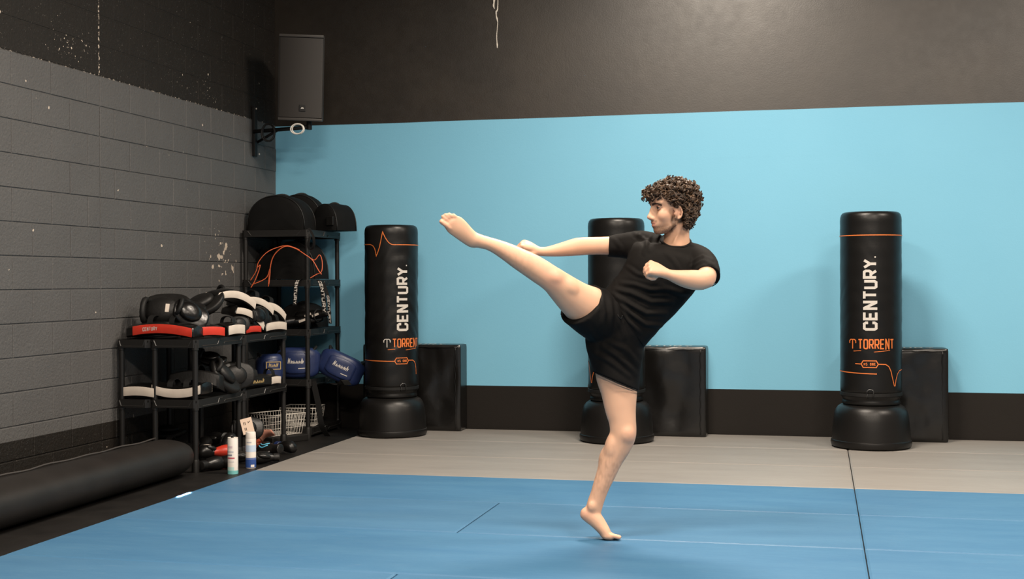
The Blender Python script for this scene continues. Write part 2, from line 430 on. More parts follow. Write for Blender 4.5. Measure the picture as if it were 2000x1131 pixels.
for (y0, y1), xs, m in (((9.86, 10.665), XS_C, M_GREY), ((8.97, 9.86), XS_C, M_GREY), ((8.055, 8.97), XS_A, M_GREY),
                        ((7.15, 8.055), XS_C, M_BLUE), ((6.25, 7.15), XS_B, M_BLUE), ((5.32, 6.25), XS_C, M_BLUE),
                        ((4.42, 5.32), XS_B, M_BLUE), ((3.52, 4.42), XS_C, M_BLUE)):
    for a, b in zip(xs, xs[1:]): tile(a, b, y0, y1, m)

# ------------------------------------------------------------------ free-standing punching bags
M_VIN = mat('black_bag_vinyl', (0.0050, 0.0046, 0.0043), 0.36, spec=0.32, var=0.15, vscale=6, bump=0.035, bscale=60)
M_PLA = mat('black_base_plastic', (0.0055, 0.0050, 0.0047), 0.36, spec=0.35, bump=0.08, bscale=300)
M_STRAP = mat('black_strap', (0.0060, 0.0058, 0.0056), 0.6, spec=0.3)
M_WPR = mat('white_print', (0.50, 0.465, 0.425), 0.5)
M_OPR = mat('orange_print', (0.60, 0.15, 0.030), 0.5)
M_STEEL = mat('dark_steel', (0.10, 0.10, 0.10), 0.35, metal=0.9)
def punching_bag(loc, twist, variant, label, wrinkle, scl=1.0):
    e = empty('punching_bag', loc, twist, label, 'punching bag', 'free-standing bags along the blue wall')
    e.scale = (scl, scl, scl)
    R = 0.219
    MB().lathe([(0.262, 0.0), (0.284, 0.012), (0.290, 0.035), (0.287, 0.052), (0.2865, 0.054), (0.281, 0.058), (0.277, 0.13), (0.270, 0.20), (0.262, 0.25), (0.252, 0.275),
                (0.236, 0.297), (0.215, 0.310), (0.190, 0.316), (0.10, 0.318)], 56).build('base', M_PLA, e, smooth='auto')
    # neck cover with its strap
    MB().lathe([(0.19, 0.314), (0.205, 0.318), (0.209, 0.33), (0.203, 0.345), (0.203, 0.36), (0.213, 0.37), (0.215, 0.40), (0.20, 0.41)], 48).build('neck_cover', M_VIN, e, smooth=True)
    MB().lathe([(0.2195, 0.380), (0.2225, 0.382), (0.2225, 0.404), (0.2195, 0.406)], 48).build('strap', M_STRAP, e, smooth='auto')
    # body skin: a fine lathe creased like slack vinyl
    prof = [(0.20, 0.398), (0.216, 0.404), (R, 0.42)] + [(R + 0.0006 * math.sin(i * 0.9), 0.42 + (1.655 - 0.42) * i / 70) for i in range(1, 71)] + [(0.2165, 1.682), (0.211, 1.700), (0.201, 1.712), (0.185, 1.718), (0.10, 1.721)]
    mb = MB().lathe(prof, 72)
    for p in mb.v:
        r = math.hypot(p.x, p.y)
        if r > 0.205 and 0.43 < p.z < 1.64:
            a = math.atan2(p.y, p.x)
            n1 = noise.noise(Vector((math.cos(a) * 1.6, math.sin(a) * 1.6, p.z * 16 + 2.5 * math.cos(a * 2 + variant))))
            n2 = noise.noise(Vector((math.cos(a) * 3.0, math.sin(a) * 3.0, p.z * 3 + 7 * variant)))
            k = wrinkle * (1 - min(1, abs(p.z - 1.05) / 0.62) ** 3)
            dr = k * (-0.010 * max(0, n1) ** 1.0 + 0.004 * n2)
            p.x *= (r + dr) / r; p.y *= (r + dr) / r
    body = mb.build('bag_body', M_VIN, e, smooth=True)
    # buckle on the strap
    bk = MB(); P = []
    for u, z in ((-.022, .375), (.022, .375), (.022, .425), (.010, .435), (-.010, .435), (-.022, .425)):
        th = -math.pi / 2 + u / 0.226; P.append((0.227 * math.cos(th), 0.227 * math.sin(th), z))
    bk.tube(P, 0.004, 6, closed=True).build('buckle', M_STEEL, e, smooth=True)
    def wrap(rad, off=0.0, z0=0.0):
        return lambda u, v: Vector((rad * math.cos(-math.pi / 2 + off + u / rad), rad * math.sin(-math.pi / 2 + off + u / rad), z0 + v))
    RP = R + 0.0032
    rot90 = lambda qs: [tuple(Vector((-p.y, p.x)) for p in q) for q in qs]
    lw, lo = MB(), MB()
    print_on(lw, rot90(text2d('CENTURY', 0.102, 0.066, 0.0085, 0.0190)), wrap(RP, 0, 1.115))
    print_on(lw, stroke2d([(0.030, 0.272), (0.040, 0.272)], 0.010), wrap(RP, 0, 1.115))
    off = -0.02
    print_on(lo, text2d('TORRENT', 0.074, 0.0345, 0.0045, 0.0095), wrap(RP, off + 0.05 / R, 0.762))
    tl = [[(-.026, .006), (-.026, .022), (-.016, .032), (.016, .032), (.026, .022), (.026, .006)], [(0, .032), (0, -.034)]]
    tq = [q for pl in tl for q in stroke2d(pl, 0.007)]
    print_on(lw if variant == 0 else lo, tq, wrap(RP, off - 0.125 / R, 0.762))
    print_on(lo, [q for pl in ([(-.12, -.052), (-.06, -.048)], [(.03, -.056), (.10, -.050), (.15, -.046)]) for q in stroke2d(pl, 0.004)], wrap(RP, off, 0.762))
    hexg = [(-.06, 0), (-.046, .024), (.046, .024), (.06, 0), (.046, -.024), (-.046, -.024), (-.06, 0)]
    W = 0.0065
    if variant == 0:        # line with a wave near the top, badge with a tail
        L1 = [(0.36, 0), (0.02, 0)] + [(0.02 - 0.09 * t, 0.105 * t ** 2.2) for t in (.15, .3, .45, .6, .75, .9, 1)] + [(-.078, .07), (-.086, .03), (-.098, -.02), (-.112, -.058), (-.128, -.092)] + [(-.134, -.06), (-.143, -.03), (-.16, -.008), (-.19, .004), (-.32, .006)]
        print_on(lo, stroke2d(L1, W), wrap(RP, -0.42, 1.555))
        print_on(lo, stroke2d([(a - 0.01, b) for a, b in hexg], W), wrap(RP, 0, 0.618))
        print_on(lo, stroke2d([(-.07, -.002), (-.40, .004)], W), wrap(RP, 0, 0.618))
        print_on(lo, stroke2d([(.05, 0.004), (.10, 0.002), (.125, -.012), (.138, -.035), (.146, -.07), (.15, -.115)], W), wrap(RP, 0, 0.618))
    else:
        print_on(lo, stroke2d([(-.40, 0), (.40, 0)], W), wrap(RP, 0, 1.545))
        print_on(lo, stroke2d(hexg, W), wrap(RP, -0.02, 0.618))
        print_on(lo, stroke2d([(-.06, 0), (-.105, 0.002)], W), wrap(RP, -0.02, 0.618))
        L2 = [(.06, 0), (.115, -.002), (.14, -.018), (.158, -.05), (.172, -.10), (.190, -.158), (.200, -.158), (.208, -.115), (.225, -.075), (.25, -.052), (.30, -.045)]
        print_on(lo, stroke2d(L2, W), wrap(RP, -0.02, 0.618))
        print_on(lo, stroke2d([(.05, 0), (-.36, .012)], W), wrap(RP, -0.02, 0.548))
    print_on(lo, text2d('HS ONE', 0.020, 0.011, 0.0035, 0.0035), wrap(RP, -0.02, 0.618))
    tag(lw.build('white_lettering', M_WPR, body, fix=False), kind='stuff'); tag(lo.build('orange_lettering', M_OPR, body, fix=False), kind='stuff')
    return e
def turn_to_cam(p, extra=0.0):      # angle that brings the printed side round to the room
    return math.atan2(-p[0], p[1]) + extra
p = (-3.37, 10.13, 0.0); punching_bag(p, -math.atan2(p[0], p[1]) + 0.42, 0, 'creased black standing punching bag beside the gear shelves, lettering turned to one side', 1.0, 0.985)
p = (-1.53, 10.09, 0.0); punching_bag(p, -math.atan2(p[0], p[1]) - 1.9, 1, 'black standing punching bag partly hidden behind the kicking person', 0.5)
p = (0.372, 10.10, 0.0); punching_bag(p, -math.atan2(p[0], p[1]) - 0.02, 1, 'smooth black standing punching bag near the far right, white lettering facing front', 0.35, 1.012)

# ------------------------------------------------------------------ black vinyl boxes leaning by the wall
M_BOX = mat('black_box_vinyl', (0.0055, 0.0050, 0.0046), 0.27, spec=0.5, var=0.2, vscale=4, bump=0.10, bscale=24)
def vinyl_box(x0, x1, y0, h, label, tagged=False):
    w = x1 - x0; t = WY - 0.012 - y0
    e = empty('foam_plyo_box', ((x0 + x1) / 2, y0 + t / 2, 0), 0, label, 'foam box', 'black foam boxes standing along the wall')
    bm = bmesh.new(); bmesh.ops.create_cube(bm, size=1.0)
    for q in bm.verts: q.co = Vector((q.co.x * w, q.co.y * t, (q.co.z + 0.5) * h))
    bmesh.ops.subdivide_edges(bm, edges=bm.edges[:], cuts=30, use_grid_fill=True)
    rr = 0.014; hb = Vector((w / 2 - rr, t / 2 - rr, h / 2 - rr))
    for q in bm.verts:      # round the edges over
        p_ = q.co - Vector((0, 0, h / 2)); b_ = Vector([max(-hb[k], min(hb[k], p_[k])) for k in range(3)]); d_ = p_ - b_
        if d_.length > 1e-6: q.co = b_ + d_.normalized() * rr + Vector((0, 0, h / 2))
    for q in bm.verts:      # slack cover: puckers below the top seam, broad dents
        c = q.co
        k = noise.noise(Vector((c.x * 5 + x0 * 7, c.z * 3.2, 3.1 + x0)))
        k2 = noise.noise(Vector((c.x * 13 + x0 * 5, c.z * 7, 8.3 + x0)))
        edge = (1 - abs(2 * c.x / w) ** 8) * (1 - abs(2 * c.z / h - 1) ** 10)
        if c.y < 0: c.y += (0.026 * k + 0.007 * k2) * edge - 0.016 * max(0, c.z / h - 0.72) * 3 * edge * max(0, noise.noise(Vector((c.x * 26, c.z * 2, x0))))
    me = bpy.data.meshes.new('cover'); bm.to_mesh(me); bm.free(); mesh_obj('cover', me, M_BOX, e, True)
    pts = [(w / 2 - 0.045 + 0.003 * math.sin(i * 1.7), -t / 2 - 0.004, h * (0.03 + 0.94 * i / 24)) for i in range(25)]
    MB().tube(pts, 0.0045, 6).build('side_seam', M_BOX, e, smooth=True)
    MB().tube([(-w / 2 + 0.02 + (w - 0.04) * i / 20, -t / 2 - 0.003, h - 0.022 + 0.002 * math.sin(i * 2.1)) for i in range(21)], 0.0045, 6).build('top_seam', M_BOX, e, smooth=True)
    lt = MB(); print_on(lt, text2d('CENTURY', t * 0.42, 0.062, 0.02, 0.014), lambda u, v: Vector((u, v - t * .18, h + 0.0015)))
    tag(lt.build('top_lettering', M_WPR, e, fix=False), kind='stuff')
    if tagged:
        MB().box((-w * .165, -t / 2 - 0.024, h * .565), (0.09, 0.003, 0.006)).build('tag_loop', M_WPR, e)
        MB().box((-w * 0.135, -t / 2 - 0.024, h * .535), (0.035, 0.003, 0.05)).build('care_tag', M_WPR, e)
    return e
vinyl_box(-3.735, -2.885, 10.46, 0.715, 'black vinyl foam box behind the creased bag, nearest the gear shelves')
vinyl_box(-1.66, -0.872, 10.44, 0.715, 'black vinyl foam box right behind the kicking person, bag in front', True)
vinyl_box(0.20, 0.952, 10.44, 0.715, 'black vinyl foam box behind the bag near the far right')

# ------------------------------------------------------------------ loudspeaker on its wall bracket
M_SPK = mat('speaker_cabinet', (0.012, 0.011, 0.010), 0.5, bump=0.06, bscale=250)
M_GRL = mat('speaker_grille', (0.026, 0.022, 0.019), 0.62, bump=0.2, bscale=500)
M_GTR = mat('speaker_trim', (0.045, 0.040, 0.036), 0.45)
sp_c = at(588, 152, 10.62)
spk = empty('loudspeaker', sp_c, 0, 'black loudspeaker hanging in the corner above the blue wall', 'loudspeaker')
fr = (Vector((0, 0, 0)) - Vector((sp_c.x, sp_c.y, 0))).normalized()
spk.rotation_mode = 'XYZ'
spk.rotation_euler = (math.radians(7), math.radians(2.6), math.atan2(fr.x, -fr.y) - math.radians(10))
HW, HH = 0.183, 0.345
MB().rings([[Vector((sx * w, y, sz * h)) for sx, sz in ((-1, -.97), (-.96, -1), (.96, -1), (1, -.97), (1, .97), (.96, 1), (-.96, 1), (-1, .97))] for y, w, h in
            ((0.30, HW * .55, HH * .96), (0.22, HW * .78, HH * .99), (0.02, HW, HH), (0.0, HW, HH))]).build('cabinet', M_SPK, spk, smooth='auto')
gm = MB(); gr = []
for y, w in ((0.0, HW * .965), (-0.014, HW * .955), (-0.020, HW * .90)):
    gr.append([Vector((sx * w, y, sz * HH * (.925 if y == 0 else .92))) for sx, sz in ((-1, -1), (1, -1), (1, 1), (-1, 1))])
gm.rings(gr).build('grille', M_GRL, spk, smooth='auto')
for z in (-1, 1):
    MB().box((0, -0.008, z * (HH - 0.012)), (HW * 1.96, 0.03, 0.022), bev=0.005).build('trim_bar', M_GTR, spk, smooth='auto')
bd = MB().box((0.020, -0.0235, -HH * .70), (0.052, 0.008, 0.052), bev=0.003).build('badge', M_SPK, spk)
bl = MB(); print_on(bl, text2d('JBL', 0.012, 0.007, 0.002, 0.0028), lambda u, v: Vector((0.020 + u, -0.0284, -HH * .70 + v))); tag(bl.build('badge_lettering', mat('badge_print', (0.8, 0.76, 0.7), 0.4), bd, fix=False), kind='stuff')
# bracket: wall plate, arm, brace
pa, pb = on_x(494, 208, WX + 0.012), on_x(500, 306, WX + 0.012)
br = empty('speaker_bracket', (WX, pb.y, pb.z), 0, 'black steel wall bracket carrying the loudspeaker', 'bracket')
MB().box((0.014, (pa.y - pb.y) / 2, (pa.z - pb.z) / 2), (0.028, 0.05, abs(pa.z - pb.z)), bev=0.004).build('wall_plate', M_STEEL.copy() if False else M_STRAP, br)
O = Vector((WX, pb.y, pb.z))
armz = at(560, 240, 10.6).z - 0.03
A0 = Vector((WX + 0.02, pa.y, armz)); A1 = Vector((sp_c.x + 0.02, sp_c.y + 0.12, armz + 0.01))
MB().tube([A0 - O, A1 - O], 0.016, 10).build('arm', M_STRAP, br, smooth=True)
MB().tube([Vector((WX + 0.02, pb.y + .01, pb.z + 0.12)) - O, A0.lerp(A1, 0.45) - O], 0.012, 8).build('brace', M_STRAP, br, smooth=True)
MB().lathe([(0.022, 0), (0.022, 0.07), (0.03, 0.075), (0.03, 0.085)], 16, A1 - O - Vector((0, 0, 0.02))).build('pole_socket', M_STRAP, br, smooth='auto')
for q in (pa, pb):
    MB().ell(q - O + Vector((0.03, 0, 0.02 if q is pb else -0.02)), (0.006, 0, 0), (0, .008, 0), (0, 0, .008), 10, 6).build('bolt', M_WPR, br, smooth=True)
# cables hanging from it
def ring_cable(name, c, rx, rz, turns, r, m, label, tilt=0.25):
    P = []
    for i in range(int(turns * 18) + 1):
        t = i / 18 * 2 * math.pi
        k = 1 + 0.06 * math.sin(t * 0.37)
        P.append(Vector((rx * k * math.sin(t), tilt * rx * math.cos(t * 0.5), -rz * k * math.cos(t))))
    o = MB().tube(P, r, 6).build(name, m, smooth=True); o.location = c
    return tag(o, label, 'cable')
ring_cable('coiled_cable', at(581, 252, 10.66), 0.053, 0.040, 2.3, 0.0055, mat('white_cable', (0.68, 0.65, 0.6), 0.45), 'white cable loops hanging under the loudspeaker')
ring_cable('coiled_cable', at(524, 259, 10.80), 0.055, 0.07, 3.4, 0.005, M_STRAP, 'black cable coil hanging beside the wall bracket')

# ------------------------------------------------------------------ the person, mid side-kick
D0 = 6.30                          # distance of the standing foot
PXM = FPX / D0
def J(px, py, dd=0.0): return at(px, py, D0 + dd)
def axes_px(ax, ay, dd=0.0): return (RGT * ax - UPV * ay) / PXM + FWD * dd     # picture-plane offset in px + depth in m
def limb(mb, st, n=22, sub=5, capped=True):
    """st: (px, py, depth, half width px, half depth m). Smooth loft of ellipses square to the limb"""
    P = [J(a, b, c) for a, b, c, _, _ in st]
    pts = catmull(P, sub); t = np.linspace(0, len(st) - 1, len(pts))
    ra = np.interp(t, range(len(st)), [s[3] / PXM for s in st]); rb = np.interp(t, range(len(st)), [s[4] for s in st])
    for arr in (ra, rb):
        arr[1:-1] = (arr[:-2] + 2 * arr[1:-1] + arr[2:]) / 4
    rings = []
    for i, p in enumerate(pts):
        T = (pts[min(i + 1, len(pts) - 1)] - pts[max(i - 1, 0)]).normalized()
        A = T.cross(FWD); A = A.normalized() if A.length > 0.15 else RGT.copy()
        B = T.cross(A).normalized()
        rings.append([p + A * ra[i] * math.cos(2 * math.pi * k / n) + B * rb[i] * math.sin(2 * math.pi * k / n) for k in range(n)])
    if capped:
        T0 = (pts[0] - pts[1]).normalized(); T1 = (pts[-1] - pts[-2]).normalized()
        def shr(r, c, T, k, off): return [c + (q - c) * k + T * off for q in r]
        r0, r1 = min(ra[0], rb[0]), min(ra[-1], rb[-1])
        rings = [shr(rings[0], pts[0], T0, .45, r0 * .8), shr(rings[0], pts[0], T0, .85, r0 * .45)] + rings + [shr(rings[-1], pts[-1], T1, .85, r1 * .45), shr(rings[-1], pts[-1], T1, .45, r1 * .8)]
    mb.rings(rings)
def loft_ab(mb, rs, n=40, sub=6, sq=1.0):
    """rs: (centre, A, B) world vectors; smooth loft"""
    C = catmull([r[0] for r in rs], sub); A = catmull([r[1] for r in rs], sub); B = catmull([r[2] for r in rs], sub)
    def pw(x): return math.copysign(abs(x) ** sq, x)
    mb.rings([[c + a * pw(math.cos(2 * math.pi * k / n)) + b * pw(math.sin(2 * math.pi * k / n)) for k in range(n)] for c, a, b in zip(C, A, B)])
def frame(w, nrm):
    w = w.normalized(); nrm = (nrm - w * nrm.dot(w)).normalized(); return w, nrm, w.cross(nrm)

body = MB()
# standing leg
limb(body, [(1212, 640, .05, 50, .10), (1208, 690, .05, 47, .098), (1205, 730, .04, 43, .092), (1209, 765, .03, 36, .082), (1212, 800, .02, 30.5, .072), (1216, 825, .01, 26.5, .062),
            (1217, 848, .005, 26, .060), (1211, 868, .01, 24, .056), (1200, 886, .015, 24, .056), (1192, 903, .015, 22, .053), (1184, 925, .015, 19.5, .046), (1176, 945, .01, 17.5, .038), (1169, 965, .01, 16, .033), (1162, 985, .01, 16.5, .031), (1160, 996, .01, 16, .03)])
body.ell(J(1222, 847, -.008), axes_px(20, 0), axes_px(0, 25), FWD * .056)
body.ell(J(1195, 872, .004), axes_px(15, 0), axes_px(-7, 34), FWD * .050)               # kneecap
body.ell(J(1187, 893, .03), axes_px(17, 3), axes_px(-9, 30), FWD * .045)               # calf
# standing foot, heel lifted, weight on the ball
limb(body, [(1143, 1003, .01, 13.5, .030), (1152, 1007, .008, 16, .032), (1163, 1015, .004, 16, .034), (1173, 1027, .0, 13.5, .040), (1181, 1038, -.003, 11.5, .044), (1187, 1045, -.003, 9.2, .045), (1194, 1047.5, -.003, 7.2, .042)], 20)
body.ell(J(1183, 1046, -.004), axes_px(11, 2), axes_px(-1, 7.5), FWD * .046)
body.ell(J(1156, 990, -.018), axes_px(9, 0), axes_px(0, 11), FWD * .014)                # ankle bone
for i, (tx, ty, dd, r) in enumerate(((1209, 1049.6, -.040, .0115), (1211, 1048.6, -.017, .0085), (1209.5, 1047.6, .002, .0082), (1207, 1046.8, .020, .0078), (1203, 1046.4, .037, .0075))):
    a = J(1190 - i * 0.7, 1046.5 - i * .4, dd * .8); b = J(tx, ty, dd)
    body.capsule([a, a.lerp(b, .5) + UPV * .002, b], [r * 1.15, r, r * .92], 10)
# kicking leg
limb(body, [(1210, 645, .05, 42, .085), (1182, 619, .015, 43, .09), (1150, 601, -.03, 43, .098), (1125, 585, -.065, 36.5, .085), (1100, 564, -.10, 30, .072), (1084, 550, -.125, 26, .062),
            (1070, 540, -.135, 24.5, .058), (1055, 530, -.14, 24.5, .056), (1036, 518, -.145, 23.5, .056), (1013, 505, -.15, 21, .052), (992, 493, -.155, 18, .045), (970, 482, -.16, 14.4, .038), (953, 475.5, -.165, 12.6, .033), (938, 471.5, -.17, 13.4, .032), (929, 468, -.175, 13.5, .032)])
body.ell(J(1079, 541, -.150), axes_px(22, 14), axes_px(-9, 14), FWD * .047)
body.ell(J(1106, 558, -.125), axes_px(26, 19), axes_px(-10, 15), FWD * .050)              # kneecap
body.ell(J(1030, 523, -.13), axes_px(33, 19), axes_px(-6, 11), FWD * .045)             # calf
body.ell(J(1128, 603, -.03), axes_px(26, 17), axes_px(-15, 22), FWD * .075)            # hamstring
# kicking foot seen from its instep
foot = [(J(940, 473.5, -.165), axes_px(-5, 10), FWD * .029), (J(926, 470, -.175), axes_px(-7, 13.5), FWD * .032), (J(913, 460.5, -.19), axes_px(-9.5, 14), FWD * .031),
        (J(901, 450, -.205), axes_px(-12, 14.5), FWD * .027), (J(891, 441, -.215), axes_px(-14, 14), FWD * .022), (J(884, 434.5, -.222), axes_px(-14, 11.5), FWD * .017), (J(880.5, 431.5, -.225), axes_px(-12.5, 9.5), FWD * .012)]
loft_ab(body, foot, 24, 4)
body.ell(J(924, 475.5, -.16), axes_px(10, 5), axes_px(-4, 8), FWD * .027)               # heel
body.ell(J(938, 470, -.182), axes_px(9, 4), axes_px(-3, 8), FWD * .016)                # ankle bone
for rx, ry, tx, ty, r in ((880, 446, 863, 433, .0130), (880, 436, 865, 423, .0094), (884, 431, 870.5, 419.5, .0090), (889, 428, 877.5, 418.5, .0088), (894, 427, 885.5, 420, .0086)):
    a, b = J(rx, ry, -.224), J(tx, ty, -.229)
    body.capsule([a, a.lerp(b, .6) - FWD * .004, b], [r * 1.1, r * .96, r], 10)
# trunk (under the clothes) and neck
limb(body, [(1208, 655, .05, 48, .09), (1225, 615, .03, 50, .09), (1255, 575, .02, 50, .095), (1285, 535, .015, 56, .10), (1302, 512, .02, 50, .085)], 28)
limb(body, [(1325, 432, -.02, 22, .052), (1323, 448, -.012, 23.5, .055), (1322, 462, -.004, 24.5, .058), (1321, 476, .0, 27, .062), (1319, 490, .002, 29, .066), (1317, 502, .006, 33, .066)], 26)
for st in ([(1333, 432, -.066), (1326, 455, -.0615), (1319, 468, -.062), (1316, 478, -.060)],):
    P = catmull([J(*q) for q in st], 5); body.tube(P, list(np.linspace(.009, .005, len(P))), 8)
# arm reaching out behind the leg
limb(body, [(1262, 484, .07, 27, .06), (1230, 481, .085, 22, .052), (1200, 480, .095, 19, .046), (1172, 480, .10, 17.8, .043), (1150, 480.5, .10, 18, .043), (1128, 482, .10, 18.4, .044), (1108, 485.5, .095, 15.8, .040), (1088, 489, .09, 13, .034), (1068, 491.5, .085, 10, .029), (1052, 491, .08, 9.2, .027), (1044, 488, .08, 10, .026)])
# arm folded in front of the chest
limb(body, [(1355, 505, .03, 28, .06), (1374, 515, -.04, 22, .052), (1380, 530, -.13, 20, .048), (1379, 544, -.205, 19, .045)])
limb(body, [(1380, 543, -.20, 17, .042), (1370, 547, -.235, 19.5, .044), (1352, 546.5, -.25, 19, .045), (1335, 544, -.265, 16.5, .042), (1318, 540, -.28, 12.5, .034), (1306, 536.5, -.29, 9.8, .028), (1298, 533.5, -.295, 10.5, .026)])
body.ell(J(1384, 552, -.215), axes_px(9, 2), axes_px(0, 10), FWD * .03)
def fist(wr, w, nrm, pinky, sc=1.0):
    """clenched hand: wr wrist, w towards the knuckles, nrm out of the back of the hand, pinky: side of the little finger"""
    w, nrm, t = frame(w, nrm)
    if t.dot(pinky) < 0: t = -t
    def H(a, b, c): return wr + (w * a + nrm * b + t * c) * sc
    rs = [(H(-.01, 0, 0), t * .026 * sc, nrm * .021 * sc), (H(.02, .002, 0), t * .032 * sc, nrm * .022 * sc), (H(.05, .003, 0), t * .040 * sc, nrm * .022 * sc), (H(.078, .001, 0), t * .043 * sc, nrm * .020 * sc), (H(.092, -.004, 0), t * .041 * sc, nrm * .014 * sc)]
    loft_ab(body, rs, 20, 4, 0.85)
    body.ell(H(.056, -.022, 0), w * .030 * sc, nrm * .024 * sc, t * .036 * sc)
    for i, c in enumerate((-.032, -.0105, .0105, .031)):
        l = (.96, 1.06, 1.0, .86)[i]; r = (.0108, .0112, .0106, .0095)[i] * sc; k0 = (.086, .091, .087, .079)[i]
        body.ell(H(k0, .006, c), w * r * 1.1, nrm * r * 1.0, t * r * 1.05)                       # knuckle
        p0 = H(k0, .001, c); p1 = H(k0 + .010, -.020 * l, c * .97); p2 = H(k0 + .004, -.041 * l, c * .94)
        p3 = H(k0 - .024, -.046 * l, c * .92); p4 = H(k0 - .036, -.032, c * .92)
        body.capsule([p0, p1, p2, p3, p4], [r * 1.05, r, r * .97, r * .92, r * .85], 10)
    body.capsule([H(.012, -.012, -.026), H(.042, -.024, -.041), H(.066, -.038, -.034), H(.078, -.052, -.014), H(.078, -.054, .002)], [.016 * sc, .0135 * sc, .012 * sc, .0112 * sc, .0095 * sc], 10)
fist(J(1302, 535, -.292), axes_px(-52, -19, -.02), UPV * .72 - FWD * .70, -FWD, .97)
fist(J(1049, 489.5, .08), axes_px(-36, -15, -.01), UPV * .85 - FWD * .45, FWD, .92)

# head: local axes f (where he looks), s (side turned to us), u (up)
HC = J(1313.5, 405, -.03)
yw = math.radians(17)
hf0 = (-RGT * math.cos(yw) - FWD * math.sin(yw)); hs = (-FWD * math.cos(yw) + RGT * math.sin(yw)); hu = UPV.copy()
tl = math.radians(-2); hf, hu = hf0 * math.cos(tl) + hu * math.sin(tl), hu * math.cos(tl) - hf0 * math.sin(tl)
def Hd(f, s, u): return HC + hf * f + hs * s + hu * u
HP = []
def E(f, s, u, a, b, c, n=20, m=14, tilt=0.0):
    HP.append((f, s, u, a, b, c, tilt))
    af, au = hf * math.cos(tilt) + hu * math.sin(tilt), hu * math.cos(tilt) - hf * math.sin(tilt)
    body.ell(Hd(f, s, u), af * a, hs * b, au * c, n, m)
E(.006, 0, .030, .101, .077, .086)                     # skull
E(.050, 0, .040, .060, .066, .056)                     # forehead
E(.046, 0, -.040, .055, .060, .082)                    # face
E(-.03, 0, -.02, .06, .06, .06)                        # back of the head to the neck
JAW = lambda s: [(.002, .052 * s, -.045), (.014, .050 * s, -.080), (.048, .036 * s, -.104), (.076, .012 * s, -.112)]
for s in (-1, 1):
    E(.062, .040 * s, -.036, .034, .026, .034)         # cheek
    E(.080, .026 * s, .020, .024, .030, .0105, tilt=.15)     # brow
    body.capsule([Hd(*q) for q in JAW(s)], [.013, .0135, .0135, .012], 10)     # jaw line
    E(.096, .0095 * s, -.030, .014, .012, .028, tilt=-.35)
    E(.108, .0120 * s, -.0515, .0110, .0082, .0082)    # nostril wing
E(.094, 0, .018, .016, .024, .014)
E(.080, 0, -.076, .027, .032, .034)                    # mouth area
E(.077, 0, -.108, .023, .026, .018)                    # chin
E(.050, 0, -.108, .040, .038, .016, tilt=-.25)
body.capsule([Hd(.098, 0, .012), Hd(.107, 0, -.008), Hd(.117, 0, -.028), Hd(.123, 0, -.043)], [.0085, .0085, .0095, .0105], 12)
E(.1225, 0, -.0445, .0110, .0105, .0088)
body.capsule([Hd(.122, 0, -.05), Hd(.108, 0, -.058)], [.006, .007], 8)
E(.1015, 0, -.0710, .0085, .020, .0055)                # lips
E(.0995, 0, -.0845, .0085, .0185, .0060)
# ear on the side turned to us (and the other)
for s in (1, -1):
    ea = []
    for i in range(15):
        t = math.radians(-75 + 300 * i / 14)
        ea.append(Hd(.012 - .0175 * math.sin(t) * 1.0 - .004, s * (.0745 + .012 * max(0, math.sin(t))), -.030 + .030 * math.cos(t) * -1 * -1 + .002))
    body.tube(catmull(ea, 2), .0052, 8)
    body.ell(Hd(.008, s * .074, -.029), (hf * .95 + hs * .3 * s) * .0175, (hs * s - hf * .3) * .0060, hu * .028, 14, 10)
    body.ell(Hd(.018, s * .075, -.054), hf * .0085, hs * .005, hu * .0095, 10, 8)
    body.ell(Hd(.024, s * .0735, -.034), hf * .005, hs * .006, hu * .007, 10, 8)
me = remesh(body, 0.0040, 2, 0.5)
FOOT = J(1190, 1055, 0.0); FOOT.z = 0.0
nv = len(me.vertices)
co = np.empty(nv * 3, dtype=np.float64); me.vertices.foreach_get('co', co); co = co.reshape(-1, 3)
ed = np.empty(len(me.edges) * 2, dtype=np.int64); me.edges.foreach_get('vertices', ed); ed = ed.reshape(-1, 2)
deg = np.bincount(ed.ravel(), minlength=nv).astype(float)
def relax(co, w, it):
    for _ in range(it):
        acc = np.empty_like(co)
        for k in range(3): acc[:, k] = np.bincount(ed[:, 0], co[ed[:, 1], k], nv) + np.bincount(ed[:, 1], co[ed[:, 0], k], nv)
        co = co + (acc / deg[:, None] - co) * (w * .6)[:, None]
    return co
detail = np.zeros(nv)
for c, r in ((HC, .17), (J(1268, 523, -.31), .085), (J(1022, 480, .08), .085), (J(870, 430, -.225), .09), (J(1205, 1048, 0), .085)):
    detail = np.maximum(detail, np.clip((r - np.linalg.norm(co - np.array(c), axis=1)) / .03, 0, 1))
co = relax(co, 1 - detail, 18); co = relax(co, np.full(nv, .5) * (detail > 0), 1)
# face: flow the head forms into one another (smooth union, with eye sockets and the line of the mouth cut in)
rel = co - np.array(HC); hx = np.stack([rel @ np.array(hf), rel @ np.array(hs), rel @ np.array(hu)], 1)
hm = (np.linalg.norm(rel, axis=1) < .16) & (hx[:, 2] > -.135) & (hx[:, 0] > -.02)
def sd_ell(p, f, s_, u, a, b, c, tilt):
    d = p - np.array((f, s_, u)); ct, st_ = math.cos(tilt), math.sin(tilt)
    q = np.stack([d[:, 0] * ct + d[:, 2] * st_, d[:, 1], d[:, 2] * ct - d[:, 0] * st_], 1); r = np.array((a, b, c))
    k0 = np.linalg.norm(q / r, axis=1); k1 = np.linalg.norm(q / r ** 2, axis=1) + 1e-9
    return k0 * (k0 - 1) / k1
def sd_cap(p, a, b, r0, r1):
    a, b = np.array(a), np.array(b); ab = b - a; t = np.clip(((p - a) @ ab) / (ab @ ab), 0, 1)
    return np.linalg.norm(p - a - t[:, None] * ab, axis=1) - (r0 + (r1 - r0) * t)
K = .0055
